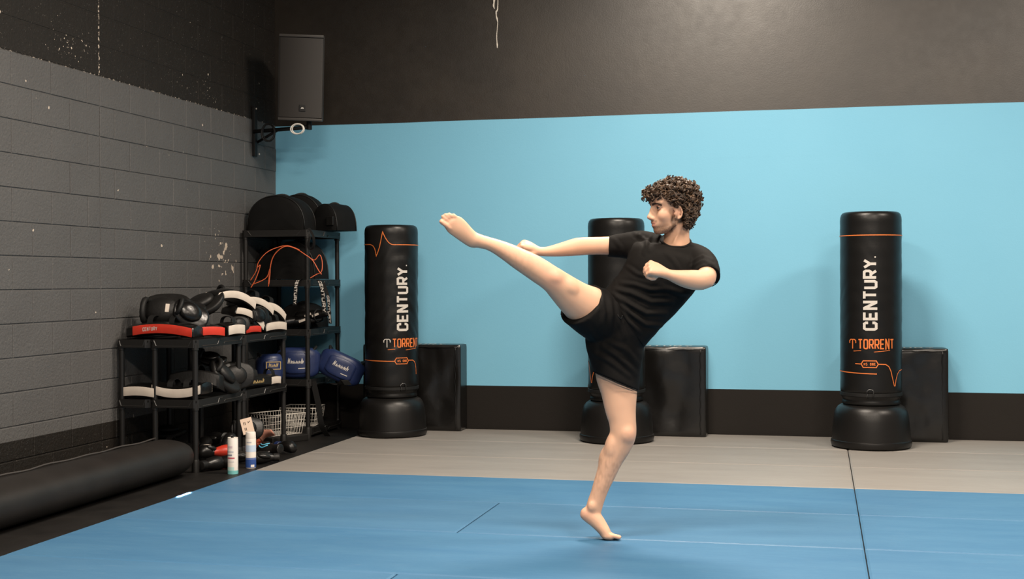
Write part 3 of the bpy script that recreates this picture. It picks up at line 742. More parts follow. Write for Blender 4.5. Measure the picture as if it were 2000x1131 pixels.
def head_sdf(p):
    acc = np.zeros(len(p))
    for q in HP: acc += np.exp(-np.clip(sd_ell(p, *q), -.05, .2) / K)
    for a, b, r0, r1 in (((.098, 0, .014), (.108, 0, -.010), .0075, .0075), ((.108, 0, -.010), (.1215, 0, -.038), .0072, .0078), ((.121, 0, -.05), (.106, 0, -.058), .005, .006)):
        acc += np.exp(-np.clip(sd_cap(p, a, b, r0, r1), -.05, .2) / K)
    for s_ in (-1, 1):
        q = JAW(s_)
        for a, b in zip(q, q[1:]): acc += np.exp(-np.clip(sd_cap(p, a, b, .0125, .0125), -.05, .2) / K)
    d = -K * np.log(acc + 1e-30) + .0034
    for s_ in (-1, 1):
        e = -sd_ell(p, .1005, .032 * s_, -.004, .0165, .0185, .0120, 0.0); k = .006
        d = k * np.logaddexp(d / k, e / k)
        e = -sd_ell(p, .112, .0065 * s_, -.0605, .006, .0036, .0036, 0.0); k = .002
        d = k * np.logaddexp(d / k, e / k)
    e = -sd_ell(p, .112, 0, -.0778, .016, .021, .0016, 0.0); k = .0016
    return k * np.logaddexp(d / k, e / k)
p = hx[hm].copy(); g0 = np.clip((p[:, 2] + .135) / .03, 0, 1) * np.clip((p[:, 0] + .02) / .03, 0, 1)
earm = np.hypot((p[:, 0] - .010) / .034, (p[:, 2] + .03) / .045) < 1
g0[earm & (np.abs(p[:, 1]) > .055)] = 0
for _ in range(9):
    d = head_sdf(p); g = np.stack([(head_sdf(p + np.eye(3)[k] * 5e-4) - d) / 5e-4 for k in range(3)], 1)
    p -= g * (np.clip(d, -.003, .003) / np.maximum(.5, (g * g).sum(1)) * .7 * g0)[:, None]
co[hm] = np.array(HC) + p @ np.array([hf, hs, hu])
co = relax(co, (np.linalg.norm(co - np.array(HC), axis=1) < .17) * .5, 3)
# skin tones by anatomy: stubble, lips, flushed knees, knuckles and toes
base = np.array((0.610, 0.362, 0.240)); colr = np.tile(base, (len(co), 1))
def blob(c, r, target, k):
    d = np.linalg.norm(co - np.array(c), axis=1) / r
    w = (np.clip(1 - d * d, 0, 1) ** 1.5 * k)[:, None]
    colr[:] = colr * (1 - w) + np.array(target) * w
red = (0.62, 0.30, 0.21)
for c, r, k in ((J(1082, 543, -.17), .075, .5), (J(1228, 848, -.03), .06, .35), (J(868, 428, -.23), .07, .40), (J(1205, 1049, 0), .07, .45), (J(1141, 1006, 0), .06, .45), (J(1253, 518, -.32), .05, .35),
                (J(1275, 525, -.3), .06, .3), (J(1012, 478, .08), .06, .45), (J(1386, 553, -.22), .05, .35), (Hd(.012, .08, -.03), .035, .4), (Hd(.124, 0, -.046), .022, .45), (Hd(.07, .05, -.04), .04, .25)):
    blob(c, r, red, k)
rel = co - np.array(HC); lf, ls, lu = rel @ np.array(hf), rel @ np.array(hs), rel @ np.array(hu)
head_m = (np.abs(ls) < .09) & (lu < .14) & (lu > -.16) & (np.linalg.norm(rel, axis=1) < .2)
def sst(x, a, b): t = np.clip((x - a) / (b - a), 0, 1); return t * t * (3 - 2 * t)
nz = np.array([noise.noise(Vector(p) * 260) for p in co[head_m]])
F_, S_, U_ = lf[head_m], np.abs(ls[head_m]), lu[head_m]
jaw = sst(-U_, .072, .098) * sst(F_, .006, .02) * sst(.128 + U_, 0.0, .016)
side = sst(-U_, .030, .055) * sst(F_, .006, .016) * sst(.044 - F_, 0, .018) * sst(S_, .03, .05)
mous = sst(-U_, .058, .063) * sst(.074 + U_, 0, .005) * sst(F_, .085, .095) * sst(.032 - S_, 0, .008)
lower = sst(-U_, .070, .092) * sst(F_, .04, .06)
w = np.clip(np.maximum.reduce([jaw * .85, side * .95, mous * .75, lower * .5]) * (.95 + .30 * nz), 0, .90)
lip = sst(.024 - S_, 0, .006) * sst(F_, .094, .099) * sst(-U_, .066, .069) * sst(.0915 + U_, 0, .003)
hc = colr[head_m]
hc = hc * (1 - w[:, None]) + np.array((0.080, 0.044, 0.026)) * w[:, None]
hc = hc * (1 - .75 * lip[:, None]) + np.array((0.46, 0.19, 0.14)) * .75 * lip[:, None]
slit = np.exp(-((U_ + .0785) / .0022) ** 2) * sst(.022 - S_, 0, .004) * sst(F_, .09, .097)
hc = hc * (1 - .7 * slit[:, None]) + np.array((0.16, 0.06, 0.045)) * .7 * slit[:, None]
scalp = sst(U_ + F_ * .10 - .028 - .25 * np.maximum(0, F_ - .06), 0, .03) * sst(.085 - F_, 0, .03)
scalp = np.maximum(scalp, sst(-F_, -.012, .012) * sst(U_, -.09, -.07)) * (1 - sst(.045 - np.hypot(F_ - .013, U_ + .03), 0, .012))
hc = hc * (1 - scalp[:, None]) + np.array((0.04, 0.022, 0.013)) * scalp[:, None]
colr[head_m] = hc
# leg hair on the shins, faint mottling everywhere
fine = np.array([noise.noise(Vector((p[0] * 90, p[1] * 90, p[2] * 38))) for p in co]); mott = np.array([noise.noise(Vector(p) * 22) for p in co])
colr *= (1 + .045 * mott)[:, None]
for c, r, k in ((J(1184, 925, 0), .16, .32), (J(1010, 512, -.12), .15, .16)):
    d = np.linalg.norm(co - np.array(c), axis=1) / r
    wgt = np.clip(1 - d * d, 0, 1) * np.clip(fine * 1.6 + .25, 0, 1) * k
    colr = colr * (1 - wgt[:, None]) + np.array((0.20, 0.115, 0.07)) * wgt[:, None]
ca = me.color_attributes.new('skin_tone', 'FLOAT_COLOR', 'POINT')
ca.data.foreach_set('color', np.hstack([np.clip(colr, 0, 1), np.ones((len(co), 1))]).astype(np.float32).ravel())
me.vertices.foreach_set('co', (co - np.array(FOOT)).ravel()); me.update()
M_SKIN = mat('skin', (0.6, 0.36, 0.25), 0.50, spec=0.4, bump=0.06, bscale=420, attr='skin_tone')
sb = M_SKIN.node_tree.nodes['Principled BSDF']
sb.inputs['Subsurface Weight'].default_value = 0.12; sb.inputs['Subsurface Radius'].default_value = (0.012, 0.005, 0.003); sb.inputs['Subsurface Scale'].default_value = 0.6
me.materials.clear()
person = mesh_obj('person', me, M_SKIN, None, True, FOOT)
tag(person, 'barefoot person in black T-shirt and shorts kicking one leg high', 'person')

# eyes and brows
from mathutils.bvhtree import BVHTree
fa = [tuple(q.vertices) for q in me.polygons]
BVH = BVHTree.FromPolygons([Vector(v.co) + FOOT for v in me.vertices], fa)
def skin_at(f, s, u, out=None):
    """closest skin point seen from outside"""
    o = out or (hf * .8 + hs * (.6 if s > 0 else -.6)).normalized()
    h_ = BVH.ray_cast(Hd(f, s, u) + o * .08, -o, .2)
    return h_[0] if h_[0] is not None else Hd(f, s, u)
M_EYE = mat('eye_white', (0.62, 0.56, 0.52), 0.25); M_IRIS = mat('dark_iris', (0.02, 0.012, 0.008), 0.15); M_BROW = mat('brow_hair', (0.030, 0.018, 0.011), 0.7)
for s in (1, -1):
    ec = Hd(.0800, .0315 * s, -.003)
    ey = MB().ell(ec, hf * .0118, hs * .0118, hu * .0118, 16, 10).build('eye', M_EYE, person, True, None)
    ey.location = -FOOT
    look = (hf * .97 + hs * .20 * s - hu * .12).normalized()
    ir = MB().ell(ec + look * .0082, look * .0044, look.cross(hu).normalized() * .0062, hu * .0062, 14, 8).build('iris', M_IRIS, ey, True)
    M_LID = mat('eyelid_skin', (0.50, 0.265, 0.170), 0.5)
    lid = MB(); out = (hf * .9 + hs * .45 * s).normalized()
    up_ = [ec + hs * a * s + hu * b + hf * c for a, b, c in ((-.0115, -.001, .0055), (-.005, .0052, .0108), (.003, .0056, .0108), (.009, .0028, .0080), (.0135, -.002, .0030))]
    lo_ = [ec + hs * a * s + hu * b + hf * c for a, b, c in ((-.0115, -.002, .0055), (-.004, -.0064, .0098), (.004, -.0066, .0095), (.0135, -.002, .0030))]
    sk = MB().tube(catmull([q + hu * .0022 for q in up_], 5), [.0026] * 21, 8).tube(catmull([q - hu * .0016 for q in lo_], 5), [.0022] * 16, 8)
    q_ = sk.build('eyelid', M_LID, person, True); q_.location = -FOOT; tag(q_, kind='stuff')
    lid.tube(catmull([q + hf * .0016 for q in up_], 5), [.0017] * 21, 6)
    lid.tube(catmull([q + hf * .0010 for q in lo_], 5), [.0006] * 16, 5)
    l = lid.build('eyelash', M_BROW, person, True); l.location = -FOOT; tag(l, kind='stuff')
    bw = MB(); arc = catmull([Vector((.104, .008 * s, .0120)), Vector((.1, .020 * s, .0160)), Vector((.094, .033 * s, .0170)), Vector((.08, .047 * s, .0100))], 14)
    for i in range(150):
        t = random.random(); q = arc[int(t * 41)]; b = random.uniform(-1, 1) * .0046 * (1 - .5 * t)
        o = (hf * (1 - .45 * t) + hs * s * (.25 + .6 * t)).normalized()
        p0 = skin_at(q.x, q.y, q.z + b, o)
        dr = (hs * s * (.75) - hf * (.15 + .5 * t) + hu * (.45 - .8 * t)).normalized() * .009
        bw.tube([p0 - o * .001, p0 + dr * .5 + o * .0022, p0 + dr + o * .0008], [.0010, .0010, .0005], 4)
    b_ = bw.build('eyebrow', M_BROW, person, True); b_.location = -FOOT; tag(b_, kind='stuff')

# curly hair
def hair_mat():
    m, nt, b = nodes_of('curly_hair')
    tc = N(nt, 'ShaderNodeTexCoord'); n = noise_n(nt, tc.outputs['Object'], 46.0, 4)
    nt.links.new(mix_n(nt, step_n(nt, n, .3, .72), (0.016, 0.009, 0.0055), (0.115, 0.064, 0.034)), b.inputs['Base Color'])
    b.inputs['Roughness'].default_value = 0.42; b.inputs['Specular IOR Level'].default_value = 0.5
    return m
M_HAIR = hair_mat()
rng = random.Random(3)
def hair_ok(f, s, u):
    """where hair may sit, in head coordinates"""
    a = abs(s)
    if u > .085: return f < .135
    if f > .058: return u > .034 + .20 * max(0, a - .02) and f < .142      # fringe falling over the forehead
    if f > .036: return u > .018 + (f - .036) * 0.6
    if f > .022: return u > -.012 + max(0, f - .022) * 2.0
    if f > -.004: return u > .0
    if f > -.026: return u > -.004 or (a < .062 and u > -.05)
    return u > -.105 - max(0, -.09 - f) * -1.4
hr = MB()
cen = Vector((-.012, 0.0, .034)); r_in = (.092, .072, .080); r_out = (.132, .102, .108)
cnt = 0
while cnt < 1050:
    v = Vector((rng.gauss(0, 1), rng.gauss(0, 1), rng.gauss(0, 1))).normalized()
    k = rng.random() ** .5; zone_ = rng.random()
    f, s, u = [cen[i] + v[i] * (r_in[i] + (r_out[i] - r_in[i]) * k) for i in range(3)]
    if zone_ < .17:                                          # nape
        u = -.005 - .095 * rng.random(); a_ = rng.uniform(-1.35, 1.35)
        rr_ = .118 - max(0, -u - .035) * .75 + rng.uniform(-.022, .006)
        f, s = -.006 - math.cos(a_) * rr_, math.sin(a_) * (.088 - max(0, -u - .03) * .25); v = Vector((-math.cos(a_), math.sin(a_), -.1))
    elif zone_ < .32:                                        # fringe
        f, s, u = rng.uniform(.070, .140), rng.uniform(-.055, .052), rng.uniform(.030, .112)
        if u > .118 - max(0, f - .085) * .75: continue
        v = Vector((.8, s * 8, .5)).normalized()
    if s < 0 and rng.random() < .45: s = -s; v.y = -v.y
    if not hair_ok(f, s, u): continue
    cnt += 1
    nrm = (hf * v.x + hs * v.y + hu * v.z).normalized()
    c = Hd(f, s, u)
    ax = (nrm * rng.uniform(-.3, .6) + Vector((rng.gauss(0, 1), rng.gauss(0, 1), rng.gauss(0, 1))) * .5 - hu * .45).normalized()
    e1 = ax.orthogonal().normalized(); e2 = ax.cross(e1)
    R = rng.uniform(.006, .0125); tr = rng.uniform(.7, 1.5); ln = rng.uniform(.012, .030); n = int(9 * tr) + 3; ph = rng.uniform(0, 6.28)
    for st in range(5):                                      # a lock is a few strands lying together
        dph = rng.uniform(-.22, .22); dR = rng.uniform(-.0022, .0022); dz = rng.uniform(-.0035, .0035); P = []; RR = []
        for i in range(n + 1):
            t = i / n; a = ph + dph + 2 * math.pi * tr * t; kk = (R + dR) * (1 - .30 * t)
            P.append(c + ax * ((t - .5) * ln + dz) + (e1 * math.cos(a) + e2 * math.sin(a)) * kk); RR.append(.0019 * (1 - .7 * abs(t - .45) ** 1.4))
        hr.tube(P, RR, 4, cap=False)
for i in range(150):                                         # stray single hairs round the outline
    v = Vector((rng.gauss(0, 1), rng.gauss(0, .6), rng.gauss(.4, .8))).normalized()
    f, s, u = [cen[i] + v[i] * r_out[i] * .96 for i in range(3)]
    if not hair_ok(f, s, u): continue
    nrm = (hf * v.x + hs * v.y + hu * v.z).normalized(); c = Hd(f, s, u)
    sd_ = nrm.orthogonal() * rng.uniform(-.016, .016)
    hr.tube(catmull([c - nrm * .012, c + sd_, c + nrm * .008 - sd_ * .3, c + nrm * .009 + sd_ * .5], 3), .0006, 3)
h = hr.build('hair', M_HAIR, person, True, None, fix=False); h.location = -FOOT; tag(h, kind='stuff')
hcap = MB()
hcap.ell(Hd(-.030, 0, .042), hf * .094, hs * .080, hu * .082, 26, 16); hcap.ell(Hd(-.066, 0, -.030), hf * .042, hs * .066, hu * .062, 20, 12)
hcap.ell(Hd(.046, 0, .082), hf * .058, hs * .058, hu * .030, 20, 12); hcap.ell(Hd(.092, 0, .066), hf * .026, hs * .040, hu * .022, 16, 10)
for s in (-1, 1): hcap.ell(Hd(.012, .062 * s, .040), hf * .034, hs * .022, hu * .040, 16, 10)
cap_o = mesh_obj('hair_base', remesh(hcap, .006, 2), mat('hair_base', (0.016, 0.0095, 0.006), 0.7), person, True, -FOOT)

# ------------------------------------------------------------------ clothes
def cloth_mat(name, col):
    return mat(name, col, 0.80, spec=0.14, var=0.12, vscale=30, bump=0.08, bscale=700)
M_TEE = cloth_mat('black_cotton', (0.0054, 0.0046, 0.0041)); M_SHO = cloth_mat('black_short_fabric', (0.0046, 0.0040, 0.0037))
def fold_disp(me, folds, amp=1.0, fine=.0008):
    """push vertices along their normals by soft folds: (start px, end px, width px, height m)"""
    n = len(me.vertices); c = np.empty(n * 3); me.vertices.foreach_get('co', c); c = c.reshape(-1, 3)
    nr = np.empty(n * 3, dtype=np.float32); me.vertex_normals.foreach_get('vector', nr); nr = nr.reshape(-1, 3)
    rel = c - np.array(CAM); dep = rel @ np.array(FWD)
    px = 1000 + (rel @ np.array(RGT)) / dep * FPX; py = 565.5 - (rel @ np.array(UPV)) / dep * FPX
    front = np.clip(-(nr @ np.array(FWD)) * 1.6 + .2, 0, 1)
    d = np.zeros(n)
    for pts, wd, h in folds:
        best = np.full(n, 1e9); along = np.zeros(n); tot = len(pts) - 1
        for i in range(tot):
            ax, ay = pts[i]; bx, by = pts[i + 1]; vx, vy = bx - ax, by - ay; L2 = vx * vx + vy * vy
            t = np.clip(((px - ax) * vx + (py - ay) * vy) / L2, 0, 1)
            q = np.hypot(px - ax - t * vx, py - ay - t * vy); m = q < best
            best[m] = q[m]; along[m] = (i + t[m]) / tot
        taper = np.sin(np.clip(along * .9 + .05, 0, 1) * math.pi) ** .6
        x = best / wd
        d += h * taper * (np.exp(-x * x) - .55 * np.exp(-((x - 1.6) / .8) ** 2))
    nz = np.array([noise.noise(Vector(p) * 26) for p in c])
    c = c + nr * ((d * front * amp) + nz * fine * 1.6)[:, None]
    me.vertices.foreach_set('co', c.ravel()); me.update()
tee = MB()
loft_ab(tee, [(J(1216, 626, .035), axes_px(41, 54), FWD * .112), (J(1226, 614, .03), axes_px(43, 52), FWD * .116), (J(1245, 593, .02), axes_px(47, 47), FWD * .116), (J(1266, 570, .01), axes_px(53, 43), FWD * .118), (J(1286, 543, .0), axes_px(62, 37), FWD * .124),
              (J(1300, 520, .0), axes_px(70, 30), FWD * .126), (J(1309, 500, .005), axes_px(72, 24), FWD * .116), (J(1313, 489, .012), axes_px(62, 20), axes_px(0, -3, .10)), (J(1316, 480, .012), axes_px(47, 10), axes_px(0, -8, .094)), (J(1318.5, 473.5, .005), axes_px(34, 3), axes_px(0, -12, .083)), (J(1319.5, 469.5, .003), axes_px(29.5, 0.5), axes_px(0, -14, .077))], 48, 5, .92)
limb(tee, [(1285, 487, .04, 30, .085), (1255, 481, .06, 31, .078), (1232, 480, .075, 28, .068), (1212, 480, .088, 24, .06), (1196, 481, .094, 22, .056), (1190, 481, .096, 21.5, .055)], 28, 5, False)
limb(tee, [(1335, 497, .02, 27, .085), (1355, 505, .0, 30, .08), (1370, 513, -.04, 29, .072), (1378, 524, -.095, 26.5, .066), (1380.5, 534, -.145, 25, .062), (1381, 539, -.165, 25, .061)], 28, 5, False)
tm = remesh(tee, .005, 6, .5)
fold_disp(tm, [([(1196, 572), (1222, 590), (1262, 612), (1300, 612)], 4.5, .008), ([(1200, 565), (1232, 572), (1272, 590), (1312, 590)], 4.5, .007), ([(1205, 584), (1230, 612), (1262, 634), (1292, 636)], 4.5, .008), ([(1212, 600), (1228, 628), (1250, 650)], 4.5, .007),
               ([(1213, 552), (1240, 556), (1270, 566), (1300, 566)], 4, .005), ([(1224, 520), (1245, 535), (1262, 540)], 4, .004), ([(1240, 455), (1262, 470), (1268, 490)], 4, .006), ([(1272, 458), (1262, 478), (1258, 495)], 4, .006), ([(1252, 452), (1246, 470)], 4, .005),
               ([(1352, 512), (1372, 500), (1390, 508)], 3.2, .005), ([(1350, 520), (1375, 508), (1394, 516)], 3.2, .005), ([(1300, 492), (1318, 512), (1326, 528)], 4.5, .004), ([(1290, 560), (1330, 572), (1350, 574)], 5, .005), ([(1198, 466), (1212, 482), (1216, 498)], 4, .003)], 1.0)
tm.materials.clear()
shirt = mesh_obj('t_shirt', tm, M_TEE, person, True, -FOOT)
def hem_ring(name, c, A, B, r, m, par):
    return MB().tube([c + A * math.cos(2 * math.pi * k / 40) + B * math.sin(2 * math.pi * k / 40) for k in range(40)], r, 6, closed=True).build(name, m, par, True)
hem_ring('collar', J(1319.4, 470.3, .003), axes_px(29.6, 0.8), axes_px(0, -14, .077), .0045, M_TEE, shirt)
hem_ring('sleeve_hem', J(1189.5, 481, .096), axes_px(-1, 20.5), FWD * .053, .0022, M_TEE, shirt)
c0 = J(1381, 540, -.168); T = (J(1381, 539, -.165) - J(1380.5, 534, -.145)).normalized(); A = T.cross(FWD).normalized(); B = T.cross(A)
hem_ring('sleeve_hem', c0, A * 24 / PXM, B * .058, .0022, M_TEE, shirt)

sho = MB()
loft_ab(sho, [(J(1233, 606, .03), axes_px(40, 50), FWD * .108), (J(1222, 622, .035), axes_px(42, 48), FWD * .114), (J(1206, 645, .045), axes_px(50, 38), FWD * .122), (J(1200, 672, .048), axes_px(57, 22), FWD * .124), (J(1199, 700, .045), axes_px(54, 18), FWD * .118), (J(1201, 725, .04), axes_px(48.5, 18), FWD * .112), (J(1203, 744, .035), axes_px(45.5, 19.5), FWD * .108)], 44, 5)
loft_ab(sho, [(J(1212, 632, .045), axes_px(26, -50), axes_px(14, 14, -.10)), (J(1185, 621, .02), axes_px(30, -47), axes_px(16, 16, -.106)), (J(1160, 609, -.015), axes_px(33, -40), axes_px(18, 20, -.108)), (J(1146, 601, -.03), axes_px(34, -35), axes_px(18, 22, -.108)), (J(1135, 593.5, -.039), axes_px(37, -32), axes_px(17.5, 22.5, -.110))], 40, 5)
sm_ = remesh(sho, .0055, 10, .5)
fold_disp(sm_, [([(1172, 572), (1180, 610), (1176, 660)], 5, .005), ([(1190, 575), (1196, 615), (1190, 655)], 5, .006), ([(1205, 592), (1210, 630), (1220, 660)], 4.5, .005), ([(1160, 690), (1190, 705), (1230, 735)], 5, .005), ([(1175, 675), (1205, 695), (1242, 730)], 5, .006), ([(1190, 668), (1222, 682), (1248, 712)], 5, .005), ([(1150, 640), (1165, 665), (1160, 700)], 5, .004)], 1.0)
sm_.materials.clear()
shorts = mesh_obj('shorts', sm_, M_SHO, person, True, -FOOT)
hem_ring('leg_hem', J(1203.2, 745, .035), axes_px(45, 19.5), FWD * .106, .0022, M_SHO, shorts)
hem_ring('leg_hem', J(1138.5, 596, -.036), axes_px(35.5, -31), axes_px(17, 22, -.107), .0022, M_SHO, shorts)
MB().tube(catmull([J(1205, 610, -.085), J(1208, 618, -.092), J(1213, 622, -.088), J(1216, 616, -.09)], 4), .0025, 6).build('drawstring', M_STRAP, shorts, True)

# ------------------------------------------------------------------ black plastic shelving
M_SHF = mat('black_shelf_plastic', (0.0095, 0.0088, 0.0083), 0.45, spec=0.35, bump=0.05, bscale=200)
M_SHR = mat('shelf_rib_plastic', (0.024, 0.0225, 0.021), 0.42)
def rib(mb, a, b, w=0.007, out=Vector((0, 0, 0))):
    mb.tube([Vector(a) + out, Vector(b) + out], w / 2, 5)
def shelf_unit(x0, x1, y0, y1, tops, label, posts=None, foot=True):
    e = empty('shelf_unit', ((x0 + x1) / 2, (y0 + y1) / 2, FLOOR_Z), 0, label, 'shelf', 'black plastic shelving in the corner')
    O = Vector(((x0 + x1) / 2, (y0 + y1) / 2, FLOOR_Z)); T = 0.055
    for zt in tops:
        mb = MB()
        mb.box(((x0 + x1) / 2, (y0 + y1) / 2, zt - 0.012), (x1 - x0 - 0.02, y1 - y0 - 0.02, 0.012))
        c = 0.028
        outl = [(x0 + c, y0), (x1 - c, y0), (x1, y0 + c), (x1, y1 - c), (x1 - c, y1), (x0 + c, y1), (x0, y1 - c), (x0, y0 + c)]
        ins = [(x + (0.014 if x < (x0 + x1) / 2 else -0.014), y + (0.014 if y < (y0 + y1) / 2 else -0.014)) for x, y in outl]
        R1 = [Vector((x, y, zt - T)) for x, y in outl]; R2 = [Vector((x, y, zt - 0.004)) for x, y in outl]
        R2b = [Vector((x * .999 + q[0] * .001, y * .999 + q[1] * .001, zt)) for (x, y), q in zip(outl, ins)]
        R3 = [Vector((x, y, zt)) for x, y in ins]; R4 = [Vector((x, y, zt - T)) for x, y in ins]
        mb.rings([R1, R2, R2b, R3, R4], cap=False, closed=True)
        sh = mb.build('shelf_board', M_SHF, e); sh.location = -O
        rb = MB()
        zl, zh = zt - T * .80, zt - T * .25
        # moulded ribs on the rims facing the room
        if y1 - y0 > .3:
            L = y1 - y0; P = [(x1 + .001, y0 + L * k, z) for k, z in ((.10, zl), (.42, zl), (.45, zh), (.52, zh))]
            for a, b in zip(P, P[1:]): rib(rb, a, b)
            P = [(x1 + .001, y0 + L * k, z) for k, z in ((.55, zl), (.58, zl + .012), (.92, zl + .012), (.95, zh))]
            for a, b in zip(P, P[1:]): rib(rb, a, b)
        W = x1 - x0
        rib(rb, (x0 + W * .10, y0 - .001, zh + .006), (x0 + W * .15, y0 - .001, zl), .009); rib(rb, (x0 + W * .15, y0 - .001, zl), (x1 - W * .18, y0 - .001, zl), .004); rib(rb, (x1 - W * .18, y0 - .001, zl), (x1 - W * .12, y0 - .001, zh + .006), .004)
        tag(rb.build('rim_rib', M_SHR, sh), kind='stuff')
    pr = posts or [(x0 + .028, y0 + .028), (x1 - .028, y0 + .028), (x0 + .028, y1 - .028), (x1 - .028, y1 - .028)]
    for x, y in pr:
        zs = sorted(tops)
        p = MB().tube([(x, y, FLOOR_Z), (x, y, max(tops) - .02)], .0185, 12); 
        if foot: p.lathe([(.026, FLOOR_Z), (.026, FLOOR_Z + .07), (.022, FLOOR_Z + .085)], 14, (x, y, 0))
        for zt in tops: p.lathe([(.024, zt - T - .015), (.024, zt - T + .02)], 12, (x, y, 0))
        q = p.build('post', M_SHF, e, smooth='auto'); q.location = -O
    return e
SX0, SX1 = -4.578, -3.985
shelf_unit(-4.575, -4.335, 7.94, 8.66, (0.86, 0.462), 'narrow low black shelf unit against the grey block wall', [(-4.547, 7.968), (-4.55, 8.63)])
shelf_unit(-4.332, -3.985, 7.94, 8.66, (0.862, 0.464), 'low black shelf unit nearest the black roll, red-edged pads on top')
shelf_unit(-4.45, -3.985, 8.68, 9.46, (0.862, 0.464), 'low black shelf unit between the nearest one and the tall corner unit')
shelf_unit(-4.575, -3.985, 9.90, 10.63, (1.66, 1.258, 0.86, 0.455, 0.06), 'tall black shelf unit in the corner below the loudspeaker')

# ------------------------------------------------------------------ long black roll on the floor
M_ROLL = mat('black_roll_vinyl', (0.0115, 0.0098, 0.0088), 0.50, spec=0.3, var=0.30, vscale=3.5, bump=0.12, bscale=9)
rings = []
for i in range(61):
    y = 3.6 + (7.86 - 3.6) * i / 60; k = 1.0 if i < 59 else (.93 if i == 59 else .80)
    wob = noise.noise(Vector((0, y * 1.3, 4))) * .006; r = []
    for q in range(44):
        a = 2 * math.pi * q / 44; c_, s_ = math.cos(a), math.sin(a)
        x = math.copysign(abs(c_) ** .85, c_) * .205 * k; z = math.copysign(abs(s_) ** .85, s_) * .122 * k
        if z > 0 and x < 0: z *= .93
        r.append(Vector((-4.135 + x + wob, y, FLOOR_Z + .122 + z + wob * .5 * (s_ > 0))))
    rings.append(r)
ro = Vector((-4.135, 5.7, FLOOR_Z))
roll = empty('padded_roll', ro, 0, 'long black vinyl roll lying on the floor along the block wall', 'padded roll')
o = MB().rings(rings).build('roll_cover', M_ROLL, roll, smooth='auto'); o.location = -ro
sm = MB().tube([(-4.20 + .006 * math.sin(i * .7), 3.65 + i * .07, FLOOR_Z + .2405 + .003 * math.sin(i * 1.1)) for i in range(60)], .0055, 6)
o = sm.build('seam', mat('roll_seam', (0.045, 0.040, 0.037), 0.45), roll, True); o.location = -ro

# ------------------------------------------------------------------ striking pads, gloves and bags
M_LEA = mat('black_leather', (0.0052, 0.0048, 0.0045), 0.28, spec=0.4, var=0.2, vscale=12, bump=0.12, bscale=55)
M_LEM = mat('black_matt_leather', (0.0065, 0.0060, 0.0056), 0.48, spec=0.35, var=0.2, vscale=12, bump=0.12, bscale=55)
M_FAB = mat('black_bag_fabric', (0.0030, 0.0028, 0.0027), 0.85, spec=0.2, var=0.2, vscale=14, bump=0.1, bscale=300)
M_WHT = mat('white_pad_vinyl', (0.56, 0.49, 0.42), 0.45, var=0.06, vscale=14, bump=0.06, bscale=30)
M_RED = mat('red_pad_vinyl', (0.50, 0.030, 0.014), 0.42, var=0.10, vscale=14, bump=0.08, bscale=25)
M_NAVY = mat('navy_pad_vinyl', (0.012, 0.022, 0.075), 0.40, var=0.15, vscale=12, bump=0.1, bscale=40)
M_ORG = mat('orange_rubber', (0.55, 0.10, 0.03), 0.45)
M_GLD = mat('gold_print', (0.42, 0.30, 0.13), 0.5)
def scribble(n, w, h, seed, th):
    """script-like marks too small to read in the photo"""
    r = random.Random(seed); out = []; step = w / n
    for k in range(n):
        x = -w / 2 + k * step; hh = h * (1.0 if k in (0, n - 1) else r.uniform(.45, .75))
        out += stroke2d([(x, -h * .35), (x + step * .28, -h * .35 + hh), (x + step * .52, -h * .30), (x + step * .80, -h * .35 + hh * r.uniform(.5, 1))], th)
    return out
def euler(rx=0, ry=0, rz=0): return Matrix.Rotation(math.radians(rz), 3, 'Z') @ Matrix.Rotation(math.radians(ry), 3, 'Y') @ Matrix.Rotation(math.radians(rx), 3, 'X')
def place(o, loc, rx=0, ry=0, rz=0):
    o.location = loc; o.rotation_euler = euler(rx, ry, rz).to_euler(); return o
